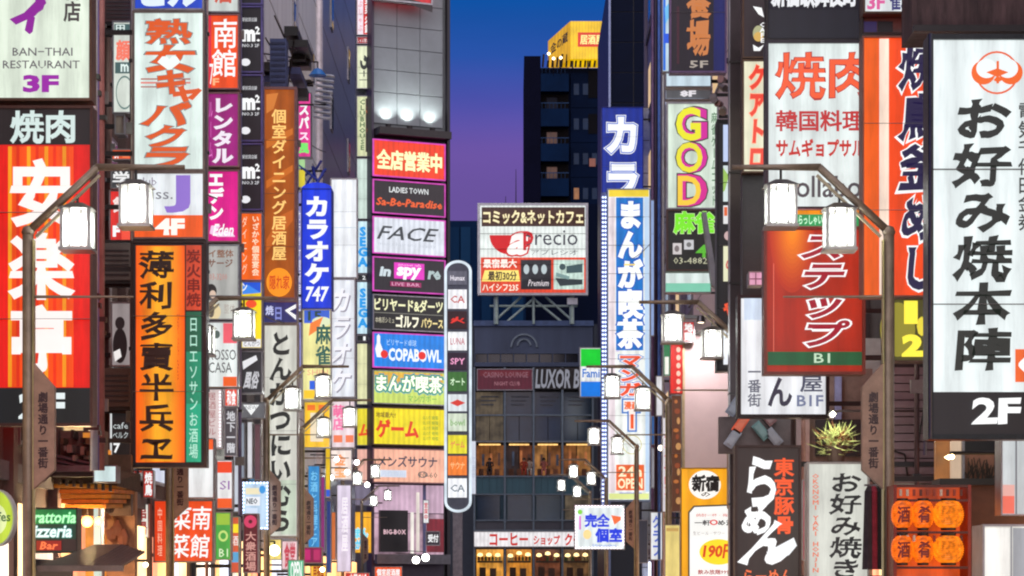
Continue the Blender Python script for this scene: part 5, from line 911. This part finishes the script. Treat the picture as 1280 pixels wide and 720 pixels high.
MB().box(-44*k, -38*k, 0, .1, -100*k, 120*k).obj('pink_post', pmat((200, 160, 150), .5), sh_); MB().box(-6*k, 2*k, 0, .09, 66*k, 120*k).obj('lilac_post', pmat((150, 150, 190), .5), sh_)
# lantern rack
lr = thing('lantern_rack', 'red timber rack holding two rows of orange paper lanterns', 'rack', W(1164, 735, 24.5))
k = 24.5/F; LX = lambda p: (p-1164)*k; LZ = lambda p: (735-p)*k
for x in (1117, 1210): MB().box(LX(x), LX(x+4), 0, .5, LZ(735)-1.6, LZ(606)).obj('post', pmat((140, 40, 24), .5, 0, .4, 6), lr)
for y in (606, 624, 664, 708): MB().box(LX(1121.1), LX(1209.9), .0, .06, LZ(y+3), LZ(y)).obj('rail', pmat((90, 34, 24), .5, 0, .4, 6), lr)
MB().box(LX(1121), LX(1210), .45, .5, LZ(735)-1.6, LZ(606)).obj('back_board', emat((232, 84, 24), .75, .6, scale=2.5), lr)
for i in range(10):
    for y in (612, 669): MB().box(LX(1124+i*8.4), LX(1127+i*8.4), -.03, -.001, LZ(y+8), LZ(y)).obj('nameplate', pmat(R.choice([(150, 60, 40), (90, 40, 30), (210, 190, 170)]), .6), lr)
def lan(label, cx, cy, rad, col, txt, yy=24.36):
    k = yy/F; o = thing('paper_lantern', label, 'lantern', W(cx, cy+19, yy), 0, 'orange paper lanterns in the red rack')
    r = rad*k; h = 34*k; pr = []
    for i in range(25):
        t = i/24; rr = r*(.42+.58*math.sqrt(max(0, 1-(2*t-1)**2)))*(1+(.035 if i % 2 else -.035)); pr.append((rr, h*t))
    MB().lathe(pr, (0, .16, .03), 28).obj('paper_shade', emat(col, 1.15, .45, scale=22), o)
    MB().lathe([(0, 0), (r*.5, 0), (r*.52, .025), (0, .025)], (0, .16, .005), 16).obj('bottom_ring', BLK, o); MB().lathe([(0, 0), (r*.5, 0), (r*.52, .025), (0, .025)], (0, .16, .03+h), 16).obj('top_ring', BLK, o)
    if txt:
        ch = MB(); vs, fs = fat(glyph(txt, 2), .025, .4, .3); R0 = r*1.05
        ch.add([(R0*math.sin((px-.5)*1.15), .16-R0*math.cos((px-.5)*1.15), .03+h*.5+(py-.4)*h*.62) for px, py in vs], fs)
        ch.obj('lettering', emat((120, 16, 6), .7, .05, False), o)
    return o
for j, (cy, rw) in enumerate(((644, 'upper'), (688, 'lower'))):
    for i, (cx, rad, col, txt) in enumerate(((1131, 14, (250, 110, 16), '酒'), (1157, 14, (255, 112, 14), '肴'), (1189, 19, (255, 132, 18), ''))):
        lan(['leftmost', 'middle', 'rightmost'][i]+' orange paper lantern in the '+rw+' row of the red rack', cx, cy, rad, col, txt)
tb = thing('dark_stall', 'brown stall side with upper ledge and dried plants behind the lantern rack', 'stall', W(1232, 735, 25.4))
k = 25.4/F; SX = lambda p: (p-1232)*k; SZ = lambda p: (735-p)*k
MB().box(SX(1211), SX(1300), .1, .4, -1.6, SZ(606)).obj('side_wall', pmat((84, 46, 32), .6, 0, .4, 4, .2), tb); MB().box(SX(1175), SX(1300), .0, .5, SZ(606), SZ(598)).obj('ledge', BLK, tb)
MB().box(SX(1176), SX(1194), .3, .4, SZ(597.5), SZ(549)).obj('warm_panel', emat((190, 120, 60), .7, .4, scale=3), tb); MB().box(SX(1196), SX(1208), .3, .42, SZ(597.5), SZ(549)).obj('lit_post', emat((230, 200, 170), .9, .3), tb); MB().box(SX(1212), SX(1250), .3, .42, SZ(566), SZ(549)).obj('dark_window', BLK, tb); MB().box(SX(1212), SX(1250), .3, .4, SZ(597.5), SZ(566.5)).obj('timber_panel', pmat((150, 104, 80), .6), tb)
MB().box(SX(1208.2), SX(1211.5), .25, .43, SZ(597.5), SZ(549)).obj('steel_post', ALU, tb)
MB().lathe([(0, -.03), (.05, 0), (0, .03)], (SX(1188), .1, SZ(571)), 12).obj('oval_lamp', emat((255, 230, 170), 6), tb)
for i in range(40):
    x = R.uniform(1212, 1250); z = R.uniform(570, 597)
    MB().bar((SX(x), .2, SZ(597)), (SX(x+R.uniform(-8, 8)), .2, SZ(z)), .006, 4).obj('dried_stem', pmat((60, 50, 40), .7), tb)
sign('light_box', 'tall grey white lit panel fading to red at its foot, far right', 1251, 548, 1300, 644, 23, (200, 206, 208), [Q(1253, 620, 1268, 642, (236, 110, 90)), Q(1253, 606, 1268, 620, (226, 170, 160)), Q(1269, 549, 1271, 643, (110, 110, 116))], fw=1.4, cat='light panel', bracket=XR)
sign('menu_stand', 'bright white lit menu box with metal top in the bottom right corner', 1228, 656, 1296, 735, 22, (226, 224, 216), [Q(1231, 660, 1262, 735, (250, 250, 244)), Q(1263, 658, 1265, 735, (130, 130, 136)), Q(1266, 660, 1294, 735, (160, 164, 170), .9)], fw=2, frame=ALU, cat='menu box', legs=(1240, 1284), depth=.5)
st_ = thing('side_figures', 'dark coats and pink strip hanging behind the right lamp post', 'clothes rail', W(1096, 735, 26))
k = 26/F
for i, (dx, c_) in enumerate(((-8, (60, 50, 56)), (-2, (150, 40, 60)), (5, (24, 20, 22)), (12, (90, 80, 84)), (18, (40, 50, 40)))):
    MB().lathe([(.02, .9), (.05, .84), (.06, .5), (.075, .0), (0, 0)], (dx*k, .1, .2), 10).obj('coat', pmat(c_, .8, 0, .4, 8, .3), st_)
MB().box(-14*k, 22*k, .09, .11, 1.1, 1.12).obj('rail', STEEL, st_); MB().box(20*k, 22*k, .09, .11, -1.6, 1.1).obj('rail_post', STEEL, st_)

# ---------------------------------------------------------------- street lamps
S = 25/F
FROST = bpy.data.materials.new('frosted_glass'); FROST.use_nodes = True
_n = FROST.node_tree.nodes; _L = FROST.node_tree.links; _n.clear()
_o = _n.new('ShaderNodeOutputMaterial'); _t = _n.new('ShaderNodeBsdfTransparent'); _d = _n.new('ShaderNodeBsdfTranslucent'); _gd = _n.new('ShaderNodeBsdfDiffuse'); _a = _n.new('ShaderNodeMixShader'); _b = _n.new('ShaderNodeMixShader'); _z = _n.new('ShaderNodeTexNoise')
_t.inputs[0].default_value = (.9, .93, .92, 1); _d.inputs[0].default_value = (.5, .5, .48, 1); _gd.inputs[0].default_value = (.5, .52, .52, 1); _z.inputs['Scale'].default_value = 9
_a.inputs[0].default_value = .5; _L.new(_d.outputs[0], _a.inputs[1]); _L.new(_gd.outputs[0], _a.inputs[2]); _b.inputs[0].default_value = .3; _L.new(_t.outputs[0], _b.inputs[1]); _L.new(_a.outputs[0], _b.inputs[2]); _L.new(_b.outputs[0], _o.inputs[0])
def lantern_parts(lan):
    w_ = .14; h = .40
    MB().lathe([(0, .05), (.075, .06), (.09, .12), (.09, .28), (.07, .34), (0, .36)], (0, 0, 0), 14).obj('glowing_lamp', emat((252, 251, 248), 44, .03), lan)
    for a in (-1, 1):
        MB().box(a*(w_-.008), a*(w_-.002), -w_+.02, w_-.02, .01, h-.01).obj('frosted_pane', FROST, lan); MB().box(-w_+.02, w_-.02, a*(w_-.008), a*(w_-.002), .01, h-.01).obj('frosted_pane', FROST, lan)
    LM = pmat((176, 176, 170), .35, .5)
    for a in (-1, 1):
        for b in (-1, 1): MB().beam((a*w_, b*w_, 0), (a*w_, b*w_, h), .03, .03).obj('corner_bar', LM, lan)
        MB().box(a*.06-.006, a*.06+.006, -w_-.004, -w_+.004, .0, h).obj('glazing_bar', LM, lan)
    MB().box(-w_-.03, w_+.03, -w_-.03, w_+.03, -.03, 0.0).obj('base_tray', pmat((160, 156, 150), .35, .6), lan)
    fixn(MB().add([(-w_-.04, -w_-.04, h), (w_+.04, -w_-.04, h), (w_+.04, w_+.04, h), (-w_-.04, w_+.04, h), (-.06, -.06, h+.07), (.06, -.06, h+.07), (.06, .06, h+.07), (-.06, .06, h+.07)], [(0,1,2,3),(4,5,6,7),(0,1,5,4),(1,2,6,5),(2,3,7,6),(3,0,4,7)]).obj('cap', pmat((140, 136, 130), .35, .6), lan))
def street_lamp(sgn, plate):
    """sgn +1: arm reaches to +x; post at the origin; the photograph's first pair gives the sizes"""
    root = thing('street_lamp', '', 'street lamp')
    z = lambda py: CZ+(HZ-py)*S; x = lambda dp: sgn*dp*S
    MB().bar((0, 0, 0), (0, 0, z(290)), .057, 14).obj('post', POLE, root, True)
    MB().lathe([(0, -.07), (.05, -.05), (.07, 0), (.05, .05), (0, .07)], (0, 0, z(290)), 12).obj('elbow_joint', POLE, root, True)
    MB().box(-.075, .075, -.075, .075, .12, .9).obj('post_base', POLE, root)
    a = MB(); a.bar((x(0), 0, z(290)), (x(87), 0, z(209)), .042, 12, .04); a.bar((x(85), 0, z(209)), (x(196), 0, z(209)), .039, 12, .024); a.obj('arm', POLE, root, True)
    b = MB(); b.beam((x(10), 0, z(296)), (x(90), 0, z(219)), .05, .025); b.obj('arm_brace', pmat((170, 158, 130), .4, .5), root)
    MB().bar((x(4), 0, z(371)), (x(132), 0, z(371)), .017, 8, .01).obj('rod', pmat((150, 130, 110), .4, .5), root)
    MB().box(x(7.5)-.004, x(7.5)+.004, -.06, .06, 1.2, z(300)).obj('edge_strip', pmat((190, 180, 120), .35, .5), root)
    for dx, pb in ((62, 311), (135, 282)):
        ln = MB().bar((0, 0, .47), (0, 0, (z(243 if dx == 62 else 212)-z(pb))), .014, 6).obj('lantern', DARK, root); ln.location = (x(dx), 0, z(pb))
        lantern_parts(ln)
    if plate:
        pts = [(x(6), z(452)), (x(34), z(484)), (x(34), z(588)), (x(6), z(613))]
        pl_ = fixn(MB().prism(pts, -.05, .05).obj('name_plate', pmat((168, 136, 116), .5, .1, .3, 6, .1), root))
        o_ = thing('x', '', ''); T('劇場通り一番街', 14, 490, 26, 586, (40, 12, 14), .035, v=1).build((lambda p: (p)*S) if sgn > 0 else (lambda p: (p-40)*S), z, -.054, pl_, .001)
        bpy.data.objects.remove(o_)
    return root
lampL = street_lamp(1, True); lampR = street_lamp(-1, True)
def put(l, px, d, label):
    l.location = ((px-640)*d/F, d, 0); l['label'] = label; l['group'] = 'twin lantern street lamps along the street'; return l
def bare(l):
    for c in list(l.children):
        if c.name.startswith('name_plate'):
            for g in list(c.children): bpy.data.objects.remove(g)
            bpy.data.objects.remove(c)
    return l
put(lampL, 35, 25, 'brown street lamp with two lanterns in front of the red barbecue sign')
put(lampR, 1111, 25, 'brown street lamp with two lanterns in front of the orange rice sign')
put(copy_tree(lampL), 212, 36.3, 'street lamp whose post shows below the tall amber calligraphy sign')
put(copy_tree(lampL), 377, 56, 'street lamp with its plate below the tall tonkatsu sign')
put(copy_tree(lampL), 428, 82, 'street lamp with glaring lanterns beside the pale lilac lit sign')
put(copy_tree(lampL), 333, 47.5, 'street lamp post rising right of the small bulb edged sign')
put(copy_tree(lampR), 932, 36.8, 'street lamp whose lanterns hang before the pinkish beige wall')
put(copy_tree(lampR), 796, 63, 'street lamp crossing the foot of the long comic cafe sign')
put(bare(copy_tree(lampR)), 758, 82, 'street lamp with two lights just left of the comic cafe sign foot')
put(bare(copy_tree(lampR)), 738, 93, 'farthest right street lamp, in front of the lit restaurant windows')
put(bare(copy_tree(lampR)), 836, 47.5, 'street lamp with a lantern hanging beside the dotted red sign')
put(copy_tree(lampL), 452, 103, 'farthest left street lamp, before the salmon sauna sign')

# cables across the upper walls
def cable(label, a, b, sag=.4, r=.015):
    a = Vector(a); b = Vector(b); pts = [a.lerp(b, t/12)-Vector((0, 0, sag*4*(t/12)*(1-t/12))) for t in range(13)]
    tag(MB().path(pts, r, 5).obj('cable', BLK, None), label, 'cable')
cable('thin black cable drooping along the pale wall below the cabinet', (XL, 56, W(0, 84, 56)[2]), (XL+.35, 72, W(0, 190, 72)[2]), .4)
cable('thin black cable from the pale wall to the pink sign', (XL, 56, W(0, 60, 56)[2]), (W(380, 0, 60)[0], 60.1, W(0, 116, 60)[2]), .5)
cable('thin cable looping down from the god sign to the beige wall', (W(893, 0, 45)[0], 45.1, W(0, 340, 45)[2]), (XR-.15, 52.4, W(0, 430, 52)[2]), .4)
cable('black cable along the left wall beside the narrow teal banded sign', (XL, 34.1, 9.6), (XL+.1, 34.2, 4.2), .2)

# ---------------------------------------------------------------- more small signs, units and lamps filling the gaps
def small(x0, y0, x1, y1, d, face, txt, label, tc=WH, v=1, **kw):
    els = []
    if txt: els.append(T(txt, x0+(x1-x0)*.16, y0+(y1-y0)*.06, x1-(x1-x0)*.14, y1-(y1-y0)*.06, tc, .03, v=v))
    els = kw.pop('els', [])+els
    return sign('small_sign', label, x0, y0, x1, y1, d, face, els, fw=.8, depth=.2, bracket=XL if x0 < 640 else XR, **kw)
small(128, 352, 137, 456, 34.6, (60, 50, 52), '', 'narrow dark strip sign left of the seated silhouette sign')
small(148, 584, 164, 606, 35, (226, 214, 190), '酒処', 'small cream sign under the black cafe sign', (60, 40, 30), 0)
small(179, 588, 192, 622, 38, (200, 60, 50), '焼鳥', 'small red yakitori sign left of the lamp post under the amber sign')
small(168, 630, 186, 672, 38.5, (240, 236, 226), '串揚', 'small white kushiage sign left of the orange brush sign', (150, 30, 30))
small(292, 526, 299, 640, 48, (214, 220, 232), '', 'tall thin pale strip sign left of the bulb edged sign')
small(300, 528, 306, 598, 48.6, (150, 160, 176), '', 'grey blue thin strip sign above the bulb edged sign')
small(309, 527, 316, 598, 48.8, (232, 232, 238), '', 'white thin strip sign above the bulb edged sign')
small(318, 530, 326, 600, 49, (110, 76, 84), '', 'mauve thin strip sign above the bulb edged sign')
small(281, 486, 297, 508, 42, (236, 70, 40), '和食', 'small red sign right of the beaded pinkish sign', WH, 0)
small(281, 510, 296, 570, 42.5, (70, 64, 70), '地下一階', 'dark sign right of the beaded pinkish sign', (200, 200, 205))
small(336, 674, 352, 700, 52, (250, 226, 130), '', 'bright pale yellow box sign under the tonkatsu sign')
small(352, 676, 372, 712, 54.5, (236, 200, 206), '食堂', 'pinkish sign under the right foot of the tonkatsu sign', (190, 60, 80), 0)
small(360, 700, 380, 728, 53.5, (80, 190, 140), 'OPEN', 'mint green open sign at the bottom near the tonkatsu sign', WH, 0)
small(408, 626, 414, 716, 66, (40, 60, 130), '', 'thin navy strip sign below the yellow and blue strip')
small(414, 640, 420, 700, 68, (226, 120, 60), '', 'thin orange strip sign beside the pale lilac lit sign')
small(388, 706, 408, 730, 60, (250, 190, 60), '居酒屋', 'amber izakaya sign cut by the bottom edge', (150, 40, 20), 0)
small(432, 716, 462, 734, 74, (226, 60, 50), '中華そば', 'red noodle sign cut by the bottom edge near the corner block', WH, 0)
small(441, 604, 463, 632, 110, (120, 112, 132), '', 'dull lilac panel above the small manga sign')
small(813, 250, 818, 420, 79, (150, 176, 226), '', 'thin pale blue strip sign along the comic cafe sign')
small(814, 520, 820, 556, 78, (40, 96, 160), '', 'small blue strip sign right of the comic cafe sign foot')
small(814, 560, 820, 610, 77, (150, 150, 160), '', 'small grey strip sign right of the comic cafe sign foot')
small(820, 470, 828, 520, 64, (236, 236, 240), '', 'small white strip sign left of the narrow pink lettered sign')
small(813, 640, 828, 700, 66, (232, 236, 240), 'クラブ', 'white sign with blue writing at the right lower street', (60, 90, 190))
small(798, 650, 810, 704, 68, (50, 50, 62), '', 'dark blank vertical sign right of the private room sign')
small(1003, 600, 1009, 700, 29.4, (200, 60, 70), '', 'thin red strip between the ramen sign and the pale okonomiyaki sign')
small(1088, 620, 1096, 700, 27.2, (220, 90, 100), '', 'thin pinkish red strip right of the pale okonomiyaki sign')
small(853, 402, 868, 428, 50.75, (196, 60, 60), '地鶏', 'small crimson sign high on the beige wall edge')
for i, (px, py, d, c_, lb) in enumerate([(343, 688, 50, (255, 250, 170), 'very bright yellowish lamp below the tonkatsu sign'), (182, 706, 36, (255, 236, 190), 'bright warm lamp at the bottom beside the orange brush sign'), (1190, 571, 25, (255, 226, 160), 'warm lamp above the paper lantern rack'),
        (520, 700, 117, (255, 250, 240), 'bright lamp outside the corner block shopfront, left one'), (532, 697, 117, (255, 252, 245), 'bright lamp outside the corner block shopfront, right one'), (459, 606, 100, (255, 255, 250), 'round glowing lamp right of the far left lantern cluster'), (826, 560, 58, (255, 240, 215), 'small warm lamp beside the narrow pink lettered sign'),
        (421, 574, 70.5, (255, 250, 246), 'globe lamp in the glare over the gold orange characters'), (434, 590, 71, (255, 246, 240), 'globe lamp just above the pale lilac lit sign'), (414, 597, 69, (255, 250, 246), 'globe lamp at the top of the yellow and blue strip'), (446, 578, 73, (255, 250, 250), 'globe lamp at the left edge of the salmon panel'), (403, 712, 58, (255, 220, 170), 'warm globe lamp at the bottom right of the crimson sign'), (1102, 708, 27, (255, 226, 190), 'warm lamp by the hanging dark coats')]):
    o = thing('globe_lamp', lb, 'lamp', W(px, py, d)); rr = (7 if i == 0 else 4.6 if i in (3, 4) else 3.2)*d/F
    MB().lathe([(rr*math.sin(q*math.pi/10), -rr*math.cos(q*math.pi/10)) for q in range(11)], (0, 0, 0), 16).obj('globe', emat(c_, 9, .05), o, True)
    MB().path([(0, 0, rr), (0, .05, rr*1.6), ((XL if px < 440 else XR if px > 640 else (px-640)*d/F-1)-o.location.x, .2, rr*1.9)], .02).obj('arm', DARK, o)
for i, (x, y, z, sd) in enumerate([(XL, 35.5, 3.7, 1), (XL, 40, 6.9, 1), (XL, 58, 11, 1), (XL, 66, 15.5, 1), (XR, 46, 8.6, -1), (XR, 60, 10.5, -1), (XR, 72, 13, -1), (XR, 33, 7.4, -1), (XR, 34.5, 4.6, -1)]):
    lb = ['outdoor unit low on the brown left wall', 'outdoor unit behind the tall amber sign', 'outdoor unit on the pale wall above the pink sign', 'upper outdoor unit on the pale wall', 'outdoor unit behind the god sign', 'outdoor unit high on the beige wall', 'outdoor unit on the purplish wall beside the karaoke sign', 'outdoor unit behind the white barbecue sign', 'outdoor unit behind the small black framed sign'][i]
    o = thing('air_conditioner', 'white '+lb, 'air conditioner', (x+sd*.25, y, z))
    MB().box(-.2, .2, -.42, .42, 0, .62).obj('casing', pmat((190, 188, 184), .5, .1, .25, 5), o); MB().lathe([(.0, .0), (.24, .0), (.25, .02), (0, .02)], (0, 0, 0), 14).obj('fan_grille', DARK, o).rotation_euler = (0, 0, 0)
    MB().box(-sd*.25, sd*.2, -.3, -.26, -.05, 0).obj('bracket', DARK, o); MB().box(-sd*.25, sd*.2, .26, .3, -.05, 0).obj('bracket', DARK, o)
    MB().path([(0, .42, .1), (0, .5, .05), (-sd*.2, .52, -1.4)], .025).obj('hose', WHITEP, o)
for i, (a, b, sag) in enumerate([((XL, 36, 9), (XL+.9, 41, 8.3), .25), ((XL, 44, 8.1), (XL+1, 52, 7.4), .3), ((XR, 30, 8.4), (XR-1, 33, 7.6), .2), ((XR, 40, 9.2), (XR-1.2, 46, 8.2), .3), ((XL, 60, 14), (XL+.8, 75, 12), .5), ((XR, 70, 14), (XR-1, 86, 13.4), .5), ((XR, 39, 6.3), (XR-1.4, 45, 7), .3)]):
    cable(['cable drooping from the brown left wall to the magenta signs', 'cable behind the black price signs', 'cable above the orange rice sign', 'cable above the god sign', 'long cable along the pale and blue grey walls', 'long cable toward the blue karaoke sign', 'cable rising behind the black framed directory'][i], a, b, sag, .014)

for i, (px, d, r_, c_, lb) in enumerate([(129, 31.5, .02, (150, 140, 150), 'thin grey conduit left of the narrow teal banded sign'), (137.5, 35.2, .03, (120, 84, 76), 'brown conduit beside the small red lettered sign'), (165, 33.6, .025, (170, 150, 140), 'pale conduit along the left edge of the tall white sign'),
      (258.5, 40.7, .03, (150, 130, 130), 'pinkish conduit between the amber and magenta sign stacks'), (299.8, 45.4, .035, (120, 110, 150), 'violet conduit left of the price signs'), (372, 56.5, .03, (150, 150, 170), 'grey conduit right of the brown dining sign'), (1004, 33, .03, (190, 150, 140), 'pink conduit between the ramen and okonomiyaki signs'), (1146, 28.6, .03, (90, 70, 70), 'brown conduit under the yellow neon numerals')]):
    o = MB().bar((0, 0, 0), (0, 0, 14+i), r_, 8).obj('conduit', pmat(c_, .4, .1), None, True); o.location = ((px-640)*d/F, d, 0); tag(o, lb, 'pipe')
    for z in range(3, 13, 2): MB().box(-r_-.015, r_+.015, -r_-.01, r_+.02, z, z+.05).obj('pipe_clip', DARK, o); MB().box(-r_-.05, r_+.05, -r_-.04, 0, z+1, z+1.16).obj('junction_box', pmat((120, 112, 108), .5), o) if z % 4 == 3 else None
    wx = (XL if px < 640 else XR)-o.location.x; MB().box(min(0, wx), max(0, wx), 0, .03, 6.5, 6.54).obj('wall_tie', DARK, o)

ww_ = thing('wing_wall', 'plain pale pinkish beige wall panel above the yellow price banner', 'wall', (W(885, 0, 51)[0], 51, 0))
k = 51/F; MB().box(-32*k, 32*k, 0, .7, 0, W(0, 398, 51)[2]).obj('plaster', pmat((226, 204, 206), .6, 0, .1, 1.2, .08), ww_)
MB().box(-32.5*k, -29*k, -.03, .05, 0, W(0, 396, 51)[2]).obj('edge_trim', pmat((210, 190, 150), .4, .2), ww_); MB().box(-32.2*k, 32.5*k, -.02, .72, W(0, 398, 51)[2], W(0, 394, 51)[2]).obj('coping', ALU, ww_)
for z in (2.6, 4.2): MB().box(-29*k, 32*k, -.003, 0, z, z+.012).obj('wall_joint', CONC, ww_)

wf = thing('wall_floodlight', 'small warm floodlight washing down the plain pinkish beige wall', 'floodlight', W(876, 400, 50.3))
MB().lathe([(0, .1), (.07, .08), (.1, -.06), (.09, -.06)], (0, 0, 0), 12).obj('housing', STEEL, wf); MB().lathe([(0, -.05), (.085, -.05)], (0, 0, 0), 12).obj('lens', emat((255, 230, 200), 10), wf)
MB().bar((0, .02, .06), (0, .75, .1), .02).obj('arm', DARK, wf)
fl = bpy.data.lights.new('wall_flood', 'SPOT'); fl.energy = 170; fl.spot_size = math.radians(130); fl.spot_blend = 1; fl.color = (1, .88, .86); fl.shadow_soft_size = .1
fo = bpy.data.objects.new('wall_flood', fl); sc.collection.objects.link(fo); fo.parent = wf; fo.location = (0, -.3, -.1); fo.rotation_euler = (math.radians(28), 0, 0)
